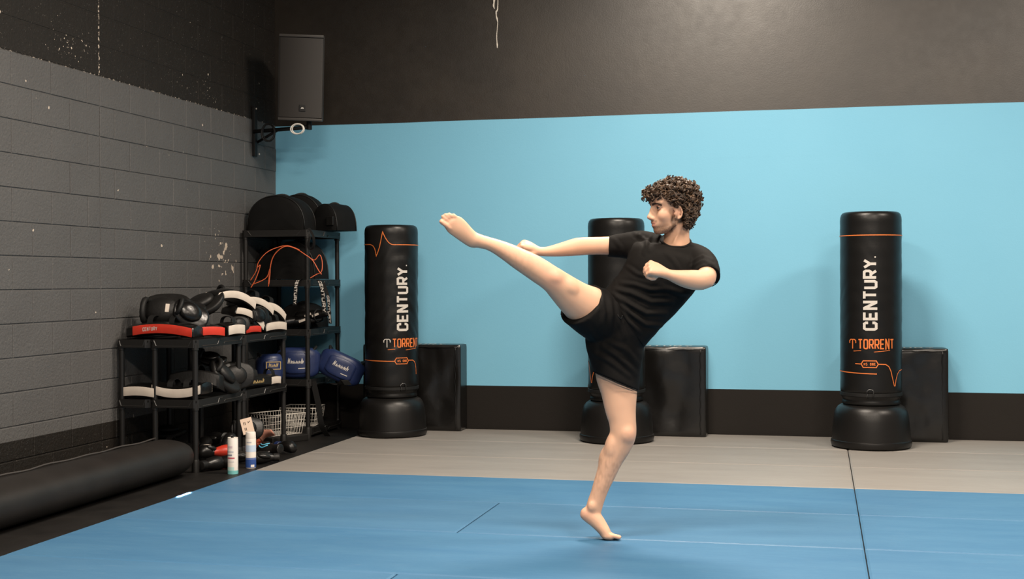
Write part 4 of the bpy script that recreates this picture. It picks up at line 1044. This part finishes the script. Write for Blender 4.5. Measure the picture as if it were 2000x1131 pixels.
def pad(loc, L, W, T, bend, band, label, rx=0, ry=0, rz=0, straps=2, cat='kick pad', text=None, group='striking pads on the shelves', name='kick_pad', band_full=(0.0, 1.0), face=None):
    """curved striking pad: local x length, y width, z thickness; coloured side band"""
    e = empty(name, loc, 0, label, cat, group); place(e, loc, rx, ry, rz)
    n = 26; zc = lambda t: bend * (1 - (2 * t - 1) ** 2) if bend >= 0 else -bend * (2 * t - 1) ** 2
    def ring(t, k, kz=1.0):
        x = (t - .5) * L; w = W / 2 * k * (1 - .10 * (2 * t - 1) ** 4); b = .012; h = T / 2 * kz; z = zc(t) + T / 2
        P = [(-w, -h + b), (-w + b, -h), (w - b, -h), (w, -h + b), (w, h - b), (w - b * 1.6, h), (0, h + .010 * kz), (-w + b * 1.6, h), (-w, h - b)]
        return [Vector((x, y, z + q)) for y, q in P]
    R = [ring(0, .86, .70), ring(.012, .96, .93)] + [ring(t, 1.0) for t in np.linspace(.035, .965, n)] + [ring(.988, .96, .93), ring(1, .86, .70)]
    MB().rings(R).build('pad_body', face or M_LEA, e, smooth='auto')
    if band is not None:
        a, b = band_full
        for sgn in (-1, 1):
            P = []; ts = np.linspace(max(a, .02), min(b, .98), n)
            for t in ts:
                x = (t - .5) * L; w = W / 2 * (1 - .10 * (2 * t - 1) ** 4) + .0022; z = zc(t) + T / 2; h = T * .40
                P.append([Vector((x, sgn * w, z - h)), Vector((x, sgn * (w + .0015), z - h * .9)), Vector((x, sgn * (w + .0015), z + h * .9)), Vector((x, sgn * w, z + h)), Vector((x, sgn * (w - .004), z))])
            bd_ = MB().rings(P).build('side_band', band, e, smooth='auto')
            if text and sgn < 0:
                tm_ = MB(); print_on(tm_, text2d(text, T * .34, T * .17, T * .04, T * .05), lambda u, v: Vector((u - L * .12, -W / 2 - .0045, zc(.5 + (u - L * .12) / L) + T / 2 + v))); tag(tm_.build('band_lettering', M_WPR, bd_, fix=False), kind='stuff')
    for k in range(straps):
        xs = (k - (straps - 1) / 2) * L * .32; z0 = zc(.5 + xs / L) + T
        P = catmull([(xs, -W * .34, z0 - .004), (xs, -W * .26, z0 + .035), (xs, 0, z0 + .050), (xs, W * .26, z0 + .035), (xs, W * .34, z0 - .004)], 5)
        sb_ = MB(); sb_.rings([[p + Vector((sx * .020, 0, 0)) + Vector((0, 0, dz)) for sx, dz in ((-1, -.002), (1, -.002), (1, .003), (-1, .003))] for p in P]); sb_.build('strap', M_STRAP, e, smooth='auto')
    return e
def mitt(loc, s, label, rx=0, ry=0, rz=0, m=None, name='focus_mitt', cat='focus mitt', group='striking pads on the shelves', patch=None):
    """oval coaching mitt: thick rounded pad, glove back, cuff strap"""
    e = empty(name, loc, 0, label, cat, group); place(e, loc, rx, ry, rz); m = m or M_LEM
    R = []
    for t in np.linspace(0, 1, 9):
        z = (t - .5) * .055 * s; k = math.sqrt(max(0.02, 1 - (2 * t - 1) ** 4 * .75))
        R.append([Vector((math.copysign(abs(math.cos(a)) ** .8, math.cos(a)) * .125 * s * k, math.copysign(abs(math.sin(a)) ** .8, math.sin(a)) * .095 * s * k, z + .03 * s * (math.cos(a) * k) ** 2)) for a in [2 * math.pi * q / 28 for q in range(28)]])
    MB().rings(R).build('striking_pad', m, e, smooth=True)
    MB().ell((-.015 * s, 0, .042 * s), (.085 * s, 0, 0), (0, .068 * s, 0), (0, 0, .034 * s), 20, 10).build('hand_pocket', m, e, smooth=True)
    MB().tube(catmull([Vector((-.095 * s, math.cos(a) * .052 * s, .042 * s + math.sin(a) * .036 * s)) for a in [2 * math.pi * q / 10 for q in range(10)]], 3, True), .014 * s, 8, closed=True).build('cuff', M_STRAP, e, smooth=True)
    if patch: MB().box((.022 * s, .0, .0735 * s), (.018 * s, .040 * s, .005), rot=euler(0, 12, 0)).build('patch', patch, e)
    return e
def glove(loc, s, label, m, m2, rx=0, ry=0, rz=0, group='gloves heaped on the floor', name='boxing_glove', cat='glove', stripe=None):
    e = empty(name, loc, 0, label, cat, group); place(e, loc, rx, ry, rz)
    rs = [(-.135, .036, .030, 0), (-.12, .042, .036, 0), (-.075, .043, .037, 0), (-.04, .050, .045, .002), (.0, .062, .056, .004), (.05, .070, .062, .004), (.095, .064, .058, -.002), (.125, .046, .044, -.010), (.138, .022, .022, -.014)]
    C = catmull([Vector((a, 0, d)) for a, b, c, d in rs], 4); B = catmull([Vector((b, c, 0)) for a, b, c, d in rs], 4)
    MB().rings([[c * s + Vector((0, math.cos(a) * b.x * s, math.sin(a) * b.y * s)) for a in [2 * math.pi * q / 22 for q in range(22)]] for c, b in zip(C, B)]).build('glove_body', m, e, smooth=True)
    MB().capsule([Vector((-.03, .045, .012)) * s, Vector((.02, .066, .022)) * s, Vector((.06, .062, .030)) * s], [.020 * s, .024 * s, .019 * s], 14).build('thumb', m, e, smooth=True)
    cf = MB().lathe([(.040, 0), (.0455, .004), (.0455, .056), (.040, .060)], 24).build('cuff', m2, e, smooth='auto')
    cf.rotation_euler = (0, math.radians(90), 0); cf.location = (-.138 * s, 0, 0); cf.scale = (s * .93, s * 1.02, s)
    if stripe:
        st_ = MB()
        for k in range(2):
            P = [Vector((-.02 + .10 * t, -.030 + .03 * math.sin(3 * t) + k * .028, 0)) for t in np.linspace(0, 1, 9)]
            Q = []
            for p in P:
                b = np.interp(p.x, [r[0] for r in rs], [r[1] for r in rs]); c = np.interp(p.x, [r[0] for r in rs], [r[2] for r in rs]); d = np.interp(p.x, [r[0] for r in rs], [r[3] for r in rs])
                Q.append(Vector((p.x, p.y, d + c * math.sqrt(max(0, 1 - (p.y / b) ** 2)) + .0006)) * s)
            st_.tube(Q, [.0055 * s] * 9, 6)
        tag(st_.build('stripe', stripe, e, smooth=True), kind='stuff')
    return e
SHA, SHB = .866, .468     # tops of the two low shelf levels
G_ = 'striking pads on the shelves'
# top of the low units
pad((-4.275, 8.06, SHA), .50, .19, .075, .030, M_RED, 'long black kick shield with lettered red side, front of the low shelf top', rz=-1, text='CENTURY', straps=2, band_full=(.12, 1.0))
pad((-4.44, 8.30, SHA), .28, .24, .08, .015, None, 'plain black pad against the block wall behind the lettered red-sided shield', rz=20, straps=1)
pad((-4.075, 8.20, SHA), .26, .17, .07, .012, M_RED, 'short red-sided kick pad on the shelf corner beside the long red-sided shield', rz=62, straps=1)
mitt((-4.33, 8.20, SHA + .165), 1.45, 'large black mitt with a small white tag on top of the red-sided shield', rx=70, rz=8, patch=M_WHT, m=M_LEM)
mitt((-4.135, 8.13, SHA + .155), 1.02, 'round shiny black mitt standing in front of the large tagged mitt', rx=62, ry=25, rz=42, m=M_LEA)
pad((-4.03, 8.50, SHA), .20, .16, .078, .008, M_WHT, 'stubby white-sided pad at the shelf edge right of the red-sided pads', rz=80, straps=1)
mitt((-4.02, 8.66, SHA + .075), .62, 'small oval black mitt with a logo at the shelf edge between two white-sided pads', rx=75, rz=60, m=M_LEM)
pad((-4.12, 8.92, SHA + .075), .33, .16, .06, .035, M_WHT, 'white-edged pad sloping down over the others mid-shelf', rz=72, ry=24, straps=1)
pad((-4.16, 8.80, SHA + .20), .36, .17, .065, .05, M_WHT, 'topmost white-edged curved pad on the heap', rz=64, ry=12, straps=0)
pad((-4.14, 9.10, SHA + .155), .34, .17, .06, .05, M_WHT, 'white-edged curved pad just below the topmost one', rz=66, ry=14, straps=1)
pad((-4.13, 9.33, SHA + .11), .32, .17, .06, .05, M_WHT, 'white-edged curved pad at the far end of the heap', rz=68, ry=16, straps=1)
pad((-4.06, 8.85, SHA), .22, .15, .055, .008, M_RED, 'small red-sided pad lying flat under the sloping white-edged pad', rz=84, straps=0)
pad((-4.05, 9.24, SHA), .30, .15, .07, .012, M_WHT, 'white-sided pad lying flat at the far end of the low shelf top', rz=82, straps=2)
pad((-4.10, 9.00, SHA + .055), .20, .14, .05, .030, M_WHT, 'narrow pad with a short white edge wedged under the heap', rz=60, ry=-22, straps=0)
mitt((-4.26, 8.62, SHA + .20), 1.25, 'black mitt high on the heap with a pale worn edge', rx=25, ry=-22, rz=20, m=M_LEM)
mitt((-4.30, 8.42, SHA + .16), 1.15, 'black mitt leaning on the heap beside the block wall', rx=40, ry=12, rz=-10, m=M_LEM)
mitt((-4.05, 9.02, SHA + .12), .85, 'black mitt propped in the middle of the white-edged pads', rx=70, rz=70, m=M_LEA)
mitt((-4.25, 9.00, SHA + .25), .95, 'black mitt on the far side of the heap, strap upward', rx=10, ry=15, rz=50, m=M_LEA)
# middle level
pad((-4.42, 8.06, SHB), .26, .22, .075, .012, M_WHT, 'white-sided oval pad at the wall end of the middle shelf', rz=-4, straps=0)
pad((-4.155, 8.06, SHB), .36, .20, .072, -.030, M_WHT, 'white-sided arched pad at the front of the middle shelf', rz=2, straps=2)
pad((-4.17, 8.32, SHB + .02), .36, .26, .10, .030, None, 'thick plain black pad on the middle shelf behind the arched one', rz=10, rx=-14, straps=1, face=M_LEM)
mitt((-4.05, 8.44, SHB + .10), 1.15, 'black mitt leaning over on the middle shelf, face down', rx=35, ry=38, rz=60, m=M_LEM)
mitt((-4.16, 8.52, SHB + .22), .8, 'small black mitt on top of the leaning ones, middle shelf', rx=20, ry=10, rz=15, m=M_LEA)
mitt((-4.05, 8.66, SHB + .105), 1.05, 'upright black mitt with grey seam where the two low units meet', rx=80, rz=40, m=M_LEM)
pd = pad((-4.075, 8.98, SHB), .34, .14, .075, .008, None, 'black pad with gold lettering on the second low unit', rz=76, straps=1, face=M_LEM)
gt = MB(); print_on(gt, scribble(6, .13, .032, 9, .0045), lambda u, v: Vector((u, -.0725, .042 + v))); tag(gt.build('lettering', M_GLD, pd, fix=False), kind='stuff')
pad((-4.03, 9.20, SHB), .15, .12, .065, .006, M_WHT, 'little white-sided pad beside the navy body protector', rz=78, straps=1)
# navy padded body protectors
def protector(loc, L, H, T, label, rx=0, ry=0, rz=0, badge=None):
    e = empty('body_protector', loc, 0, label, 'body protector', 'navy body protectors on the corner shelves'); place(e, loc, rx, ry, rz)
    R = []
    for t in np.linspace(0, 1, 25):
        x = (t - .5) * L; k = 1 - abs(2 * t - 1) ** 5 * .45; yb = .05 * (2 * t - 1) ** 2
        R.append([Vector((x, yb + math.copysign(abs(math.cos(a)) ** .7, math.cos(a)) * T / 2 * k, H / 2 + math.copysign(abs(math.sin(a)) ** .55, math.sin(a)) * H / 2 * k)) for a in [2 * math.pi * q / 24 for q in range(24)]])
    bo = MB().rings(R).build('shell', M_NAVY, e, smooth=True)
    fr_ = MB(); R = []
    for t in np.linspace(0, 1, 13):
        x = (t - .5) * L * .62; k = 1 - abs(2 * t - 1) ** 4 * .3; yb = .05 * ((t - .5) * 2 * .62) ** 2
        R.append([Vector((x, yb - T / 2 - .002 + math.cos(a) * .010 * k, H / 2 + math.copysign(abs(math.sin(a)) ** .6, math.sin(a)) * H * .34 * k)) for a in [2 * math.pi * q / 20 for q in range(20)]])
    fp = fr_.rings(R).build('chest_panel', M_NAVY, e, smooth=True)
    lt = MB(); fn = lambda u, v: Vector((u, -T / 2 - .0135 + .05 * (2 * u / L) ** 2, H / 2 + v))
    if badge:
        for yy, zz in ((0, .03),):
            print_on(lt, [q for q in stroke2d([(-.055, -.005), (-.055, .05), (.055, .05), (.055, -.005), (-.055, -.005)], .006)], fn); print_on(lt, scribble(4, .075, .030, 5, .004), lambda u, v: fn(u, v + .022))
        tag(lt.build('badge', badge, fp, fix=False), kind='stuff')
    else:
        print_on(lt, scribble(6, L * .36, H * .17, int(L * 1000), H * .024), lambda u, v: fn(u, v + .012)); print_on(lt, stroke2d([(L * .05, -H * .17), (L * .20, -H * .16)], .006), fn)
        tag(lt.build('lettering', M_WPR, fp, fix=False), kind='stuff')
    for sx in (-1, 1):
        P = catmull([(sx * L * .36, .0, H * .9), (sx * L * .40, .06, H * 1.0), (sx * L * .30, .12, H * .85)], 5); MB().tube(P, .012, 8).build('strap', M_STRAP, e, smooth=True)
    return e
protector((-4.09, 9.385, SHB + .002), .22, .22, .12, 'navy body protector with a yellow badge behind the little white-sided pad', rz=38, ry=0, badge=M_GLD)
protector((-4.12, 9.97, .46), .36, .25, .13, 'navy body protector with white lettering in the corner unit', rz=14)
protector((-3.835, 10.06, .44), .38, .23, .13, 'navy body protector hanging tilted out of the corner unit', rz=18, ry=26)
# straps and belt trailing from the corner unit
def strap(pts, w, m, label, name='hanging_strap', text=None, side=None):
    P = catmull([Vector(p) for p in pts], 7); o0 = P[-1].copy()
    s_ = Vector(side or (1, 0, 0)); th = (Vector((0, -1, 0)) if side is None else Vector((-s_.y, s_.x, 0)))
    mb = MB().rings([[p + s_ * w / 2 * a + th * b for a, b in ((-1, 0), (-1, .003), (1, .003), (1, 0))] for p in P])
    o = mb.build(name, m, None, 'auto', origin=o0); tag(o, label, 'strap', 'straps hanging off the corner unit')
    if text:
        Q = P[int(len(P) * .30):]; acc = [0.0]
        for a, b in zip(Q, Q[1:]): acc.append(acc[-1] + (b - a).length)
        L = acc[-1] * .96
        lt = MB(); qs = text2d(text, w * .74, L / (len(text) * 1.18), L / (len(text) * 6.5), w * .17)
        def along(u, v):
            d_ = min(max(u + acc[-1] / 2, 0), acc[-1]); k = max(i for i in range(len(acc)) if acc[i] <= d_ + 1e-9); k = min(k, len(Q) - 2)
            return Q[k].lerp(Q[k + 1], (d_ - acc[k]) / max(1e-6, acc[k + 1] - acc[k])) + s_ * v + th * .0045 - o0
        print_on(lt, qs, along); tag(lt.build('lettering', M_WPR, o, fix=False), kind='stuff')
    return o
strap([at(612, 745, 10.62), at(622, 790, 10.60), at(628, 830, 10.60), at(640, 852, 10.66)], .05, M_STRAP, 'long black strap trailing from the tilted navy protector to the floor')
strap([at(648, 748, 10.66), at(664, 752, 10.62), at(672, 742, 10.58), at(680, 752, 10.57)], .06, M_STRAP, 'short black strap flap beside the tilted navy protector')
strap([at(592, 545.5, 10.66), at(584, 546, 10.50), at(579, 556, 10.43), at(577, 580, 10.40), at(576, 596, 10.40)], .034, M_STRAP, 'black strap with white lettering hanging left of the corner post', text='CENTURY')
strap([at(606, 546.5, 10.66), at(622, 547, 10.48), at(629, 562, 10.40), at(632, 585, 10.40), at(634, 612, 10.40)], .038, M_STRAP, 'black strap with white lettering hanging right of the corner post', text='CENTURY')
strap([at(632, 552, 10.50), at(641, 580, 10.44), at(643, 605, 10.44), at(645, 632, 10.44)], .026, M_STRAP, 'longer narrow black strap with white lettering, outermost of the hanging straps', text='CENTURY')
strap([at(603, 445, 10.36), at(612, 462, 10.32), at(613, 480, 10.33), at(606, 488, 10.36), at(602, 478, 10.36), at(606, 462, 10.37)], .022, M_STRAP, 'grey loop strap dangling from the top shelf of the corner unit')
# bags
def dome_bag(loc, W, D, H, label, rz=0, m=None, lean=0.0, piping=True, pocket=False, n_=26):
    e = empty('gym_bag', loc, rz, label, 'bag', 'black bags on the corner shelves'); m = m or M_FAB
    def prof(k, j):
        P = []
        for q in range(n_ + 1):
            a = math.pi * q / n_; P.append((math.cos(a) * W / 2 * k, (max(0.0, math.sin(a)) ** .75) * H * (1 - (1 - k) * .6)))
        P += [(-W / 2 * k * .92, 0), (W / 2 * k * .92, 0)]
        return P
    R = []
    for y, k in ((-D / 2, .80), (-D / 2 + .012, .93), (-D / 2 + .04, 1.0), (-D / 6, 1.02), (D / 6, 1.02), (D / 2 - .04, 1.0), (D / 2 - .012, .93), (D / 2, .80)):
        R.append([Vector((x + lean * z, y + noise.noise(Vector((x * 6, y * 5, z * 6 + W * 9))) * .012, z + .001)) for x, z in prof(k, y)])
    MB().rings(R).build('bag_shell', m, e, smooth='auto')
    if piping:
        for y, k in ((-D / 2 + .018, .965), (D / 2 - .018, .965)):
            MB().tube([Vector((x * 1.0 + lean * z, y, z)) for x, z in prof(k, y)[:n_ + 1]], .0055, 6).build('piping', M_LEM, e, smooth=True)
    if pocket: MB().box((W * .28 + lean * H * .3, -D / 2 - .004, H * .35), (W * .26, .02, H * .34), bev=.006).build('pocket', M_LEM, e)
    P = catmull([(-W * .12, -D * .1, H * 1.0), (-W * .10, -D * .1, H * 1.0 + .03), (W * .02, 0, H * 1.0 + .045), (W * .10, D * .1, H * 1.0 + .03), (W * .12, D * .1, H)], 4)
    MB().tube([p + Vector((lean * p.z, 0, -.035)) for p in P], .009, 6).build('handle', M_STRAP, e, smooth=True)
    return e
TS = 1.664
dome_bag((-4.315, 10.12, TS), .52, .28, .285, 'domed black bag at the front of the corner unit top')
dome_bag((-4.28, 10.46, TS), .44, .24, .315, 'tallest domed black bag behind on the corner unit top', rz=.10)
dome_bag((-3.96, 10.40, TS), .28, .28, .225, 'black bag with a side pocket overhanging the blue-wall side of the top shelf', rz=-.35, pocket=True)
dome_bag((-4.20, 10.22, 1.262), .40, .34, .315, 'round black bag wrapped by orange ropes on the corner unit')
dome_bag((-4.44, 10.30, 1.262), .22, .30, .26, 'slouching black bag beside the wall on the rope shelf', lean=-.1)
dome_bag((-4.20, 10.30, .864), .36, .30, .20, 'flat black bag under the rope shelf', piping=False)
# shin guards with pale stripes on the corner unit
for i, (px, py, rz, lab) in enumerate(((596, 640, 20, 'black shin guard with one pale stripe on the corner unit'), (612, 630, -8, 'black shin guard with two pale stripes leaning outward on the corner unit'), (584, 648, 40, 'plain black shin guard lying lowest on the corner unit'))):
    b = on_y(px, py, 10.06); e = empty('shin_guard', (b.x, b.y, .866 + i * 0.0 + (.045 if i == 1 else 0)), math.radians(rz), lab, 'shin guard', 'shin guards on the corner unit')
    R = []
    for t in np.linspace(0, 1, 12):
        k = .55 + .45 * math.sin(math.pi * min(1, t * .8 + .2)); R.append([Vector(((t - .5) * .30, math.cos(a) * .055 * k, .045 + math.sin(a) * .042 * k + .03 * t)) for a in [2 * math.pi * q / 18 for q in range(18)]])
    MB().rings(R).build('guard', M_LEA, e, smooth=True)
    for k in range((1, 2, 0)[i]): MB().box((-.02 + .07 * k, -.056, .06), (.06, .006, .018), rot=euler(0, -20, 0)).build('stripe', M_WHT, e)
    MB().tube([Vector((.04, math.cos(a) * .058, .055 + math.sin(a) * .048)) for a in [2 * math.pi * q / 18 for q in range(18)]], .007, 6, closed=True).build('strap', M_STRAP, e, smooth=True)
# orange ropes looped over the bag
def rope(pts, label, r=.0042, m=None):
    P = catmull([at(*q) for q in pts], 7); o0 = min(P, key=lambda p: p.z).copy()
    o = MB().tube(P, r, 7).build('skipping_rope', m or M_ORG, None, True, origin=o0); return tag(o, label, 'rope', 'orange ropes on the corner unit')
rope([(524, 560, 10.44), (526, 535, 10.42), (532, 505, 10.40), (545, 488, 10.38), (560, 481, 10.38), (578, 486, 10.38), (594, 496, 10.36), (610, 508, 10.36), (622, 528, 10.36), (628, 536, 10.36)], 'orange rope making the broad arch over the round bag')
rope([(489, 548, 10.44), (500, 530, 10.44), (505, 512, 10.44), (520, 494, 10.44), (540, 484, 10.46), (562, 480, 10.46), (585, 488, 10.46)], 'orange rope arching behind from the wall side', .0034)
rope([(492, 556, 10.42), (512, 548, 10.42), (522, 540, 10.42), (527, 526, 10.41), (527, 538, 10.41), (525, 556, 10.40)], 'orange rope end knotted low by the wall', .0036)
rope([(600, 500, 10.44), (614, 508, 10.44), (624, 498, 10.44), (629, 510, 10.44), (628, 530, 10.42), (618, 536, 10.42), (606, 543, 10.40)], 'orange rope bunched near the right-hand post', .0036)
rope([(503, 522, 10.40), (508, 518, 10.40), (505, 530, 10.40), (498, 548, 10.40), (490, 562, 10.40)], 'short orange rope tail drooping at the wall end', .0036)

# ------------------------------------------------------------------ on the floor by the shelves
M_WIRE = mat('white_wire', (0.62, 0.58, 0.52), 0.4)
def basket(loc, L, W, H, label, rz=0, nx=12, ny=8, rows=3):
    e = empty('wire_basket', loc, rz, label, 'wire basket', 'white wire baskets by the corner unit')
    def rect(k, z): return [Vector((sx * L / 2 * k, sy * W / 2 * k, z)) for sx, sy in ((-1, -1), (1, -1), (1, 1), (-1, 1))]
    MB().tube(rect(1, H), .0042, 6, closed=True).build('rim', M_WIRE, e, smooth=True)
    wr = MB()
    for i in range(rows):
        t = i / rows; wr.tube(rect(.86 + .14 * t, .004 + H * t), .0020, 5, closed=True)
    for i in range(nx + 1):
        x = (i / nx - .5); 
        wr.tube([Vector((x * L, -W / 2, H)), Vector((x * L * .86, -W / 2 * .86, .004)), Vector((x * L * .86, W / 2 * .86, .004)), Vector((x * L, W / 2, H))], .0017, 4)
    for i in range(ny + 1):
        y = (i / ny - .5)
        wr.tube([Vector((-L / 2, y * W, H)), Vector((-L / 2 * .86, y * W * .86, .004)), Vector((L / 2 * .86, y * W * .86, .004)), Vector((L / 2, y * W, H))], .0017, 4)
    tag(wr.build('wire_mesh', M_WIRE, e, smooth=True), kind='stuff')
    return e
b1 = on_z(528, 850, FLOOR_Z + .06)
basket((-4.175, 9.68, FLOOR_Z + .055), .33, .30, .165, 'white wire basket in front, beside the spray cans', rz=math.radians(62))
basket((-4.155, 10.16, .062), .30, .32, .15, 'white wire basket on the bottom board of the corner unit', rz=math.radians(8))
# the front basket rests on a low dark tray
tr = MB().box((0, 0, .026), (.36, .34, .052), bev=.008).build('storage_tray', M_SHF, None); tr.location = (-4.175, 9.68, FLOOR_Z); tr.rotation_euler = (0, 0, math.radians(62)); tag(tr, 'low black tray under the front wire basket', 'tray')
def spray_can(px, py, top, label, cols, cap_h, notch):
    b = on_z(px, py, FLOOR_Z); d = (b - CAM).dot(FWD); H = (py - top) / FPX * d; r = 10.2 / FPX * d
    e = empty('spray_can', b, 0, label, 'spray can', 'spray cans at the mat edge')
    body_h = H - cap_h
    MB().lathe([(r * .93, 0), (r * .98, .003), (r, .008), (r, body_h - .004), (r * .97, body_h)], 28).build('can', mat(label[:12] + '_can', cols[0], .32), e, smooth='auto')
    MB().lathe([(r * .97, body_h - .001), (r * .985, body_h + .004), (r * .96, H - .012), (r * .90, H - .003), (r * .75, H)] if not notch else [(r * .97, body_h - .001), (r * .985, body_h + .004), (r * .96, H - .004), (r * .90, H - .004), (r * .88, H - .02)], 28).build('cap', mat('white_cap_plastic', (0.74, 0.68, 0.62), .4), e, smooth='auto')
    if notch: MB().box((-.002, -.004, H - .006), (.014, .02, .024), bev=.002).build('nozzle', M_STRAP, e)
    for z0, z1, c, a0, a1 in cols[1]:
        R = []
        for z in (z0 * body_h, z1 * body_h): R.append([Vector((math.cos(a) * (r + .0006), math.sin(a) * (r + .0006), z)) for a in np.linspace(a0, a1, 22)])
        mb = MB(); n = 22
        mb.v = R[0] + R[1]; mb.f = [(k, k + 1, n + k + 1, n + k) for k in range(n - 1)]
        mb.build('print', mat('can_print_%02d%02d%02d' % tuple(int(q * 99) for q in c), c, .35), e, True)
    return e
F1, F2 = -3.0, 0.2
spray_can(455, 925, 853, 'white spray can with teal foot and red script, left of the pair', ((0.74, 0.69, 0.64), [(.0, .10, (.16, .45, .45), -3.14, 3.14), (.10, .20, (.42, .62, .60), -2.6, -.9), (.44, .475, (.45, .06, .09), -2.3, -.8), (.52, .56, (.20, .22, .28), -2.5, -1.3), (.62, .65, (.38, .40, .46), -2.7, -1.0), (.74, .80, (.60, .48, .52), -2.2, -1.2), (.34, .36, (.5, .5, .52), -2.0, -.9)]), .012, True)
spray_can(490, 914, 843, 'white spray can with dark blue foot panel, right of the pair', ((0.74, 0.69, 0.65), [(.03, .30, (.030, .075, .26), -2.75, .3), (.30, .36, (.12, .17, .36), -2.75, .3), (.56, .78, (.50, .60, .74), -2.75, .3), (.05, .13, (.74, .7, .66), -1.15, -.45), (.86, .90, (.45, .46, .5), -2.0, -1.0)]), .045, False)
# gloves and guards heaped under the low units
M_BLG = mat('black_glove_leather', (0.0060, 0.0056, 0.0053), .35, spec=0.4, bump=.1, bscale=60)
M_SKY = mat('sky_blue_print', (0.10, 0.42, 0.62), .4); M_REDL = mat('red_glove_leather', (0.46, 0.035, 0.018), .38, bump=.1, bscale=60)
def onf(px, py, z): return on_z(px, py, FLOOR_Z + z)
glove(onf(412, 884, .075), .74, 'black glove with a white curved stripe by the shelf foot', M_BLG, M_LEM, rz=-125, rx=20, ry=-12, stripe=M_WHT)
glove(onf(425, 856, .15), .74, 'black glove resting on top of the heap, under the shelf edge', M_BLG, M_LEM, rz=150, ry=10, rx=-15)
glove(onf(434, 882, .08), .72, 'red glove behind the left spray can', M_REDL, M_BLG, rz=35, rx=-20)
glove(onf(443, 868, .12), .66, 'small black glove with a white stripe standing behind the left spray can', M_BLG, M_WHT, rz=70, ry=-55)
glove(onf(474, 866, .08), .72, 'orange-red glove between the two spray cans', mat('orange_glove_leather', (0.46, 0.075, 0.03), .42), M_BLG, rz=15)
glove(onf(505, 868, .075), .68, 'orange-red glove half hidden behind the right spray can', mat('orange_glove_leather', (0.5, .09, .035), .42), M_BLG, rz=160)
glove(onf(526, 878, .062), .80, 'black glove with sky-blue swoosh next to the mat edge', M_BLG, M_BLG, rz=160, rx=-42, ry=6, stripe=M_SKY)
glove(onf(558, 872, .055), .72, 'navy-cuffed black glove, farthest along the mat edge', M_BLG, M_NAVY, rz=-25, rx=-20)
glove(onf(414, 906, .045), .74, 'plain black glove lowest in the heap by the shelf foot', M_BLG, M_LEM, rz=70)
glove(onf(436, 903, .045), .74, 'plain black glove on the floor behind the left spray can', M_BLG, M_LEM, rz=15)
glove(onf(472, 893, .045), .70, 'plain black glove on the floor between the spray cans', M_BLG, M_LEM, rz=-160)
glove(onf(518, 894, .042), .70, 'plain black glove lying in front of the sky-blue one', M_BLG, M_LEM, rz=-150)
glove(onf(400, 868, .12), .70, 'black glove half under the nearest low shelf unit', M_BLG, M_LEM, rz=110, ry=-10)
lm_ = mitt(onf(482, 838, .20), .95, 'black mitt with a large pale label standing behind the spray cans', rx=75, rz=30, m=M_BLG, group='gloves heaped on the floor')
lab_ = MB().box((0, 0, 0), (.080, .003, .11)); lo_ = lab_.build('paper_label', mat('cream_paper', (0.72, 0.56, 0.44), .7), None)
place(lo_, at(483, 832, 9.22), rx=-8, ry=-14, rz=20); lo_.parent = lm_; lo_.matrix_parent_inverse = Matrix.LocRotScale(lm_.location, lm_.rotation_euler, None).inverted(); lo_['label'] = 'cream printed paper label'
lt = MB(); print_on(lt, [q for pl in ([(-.02, .03), (-.02, .01)], [(-.01, .03), (-.01, .01)], [(-.02, -.03), (-.02, -.01)], [(-.01, -.03), (-.01, -.01)], [(.012, .03), (.012, .02), (.025, .03)]) for q in stroke2d(pl, .004)], lambda u, v: Vector((u, -.0024, v))); tag(lt.build('print', M_STRAP, lo_, fix=False), kind='stuff')
sc_ = MB(); Rr = []
for t in np.linspace(0, 1, 10): Rr.append([Vector(((t - .5) * .11, y, .02 * math.sin(t * 4) + .006 * y * 40 * (t - .5))) for y in (-.04, .04)] + [Vector(((t - .5) * .11, y, .02 * math.sin(t * 4) + .006 * y * 40 * (t - .5) + .004)) for y in (.04, -.04)])
wrp = sc_.rings(Rr).build('hand_wrap', mat('salmon_cloth', (0.60, 0.27, 0.19), .8), None, True); place(wrp, onf(520, 850, .15), rx=-50, ry=-28, rz=20); tag(wrp, 'folded salmon-pink hand wrap between the basket and the gloves', 'hand wrap')
mitt(onf(330, 850, .16), 1.0, 'dark mitt deep under the nearest low unit', rz=10, m=M_LEM, group='gear under the low units')
pad((-4.40, 8.36, FLOOR_Z), .30, .24, .12, .01, None, 'wide dark pad lying under the nearest low unit', rz=15, straps=1, group='gear under the low units', face=M_LEM)
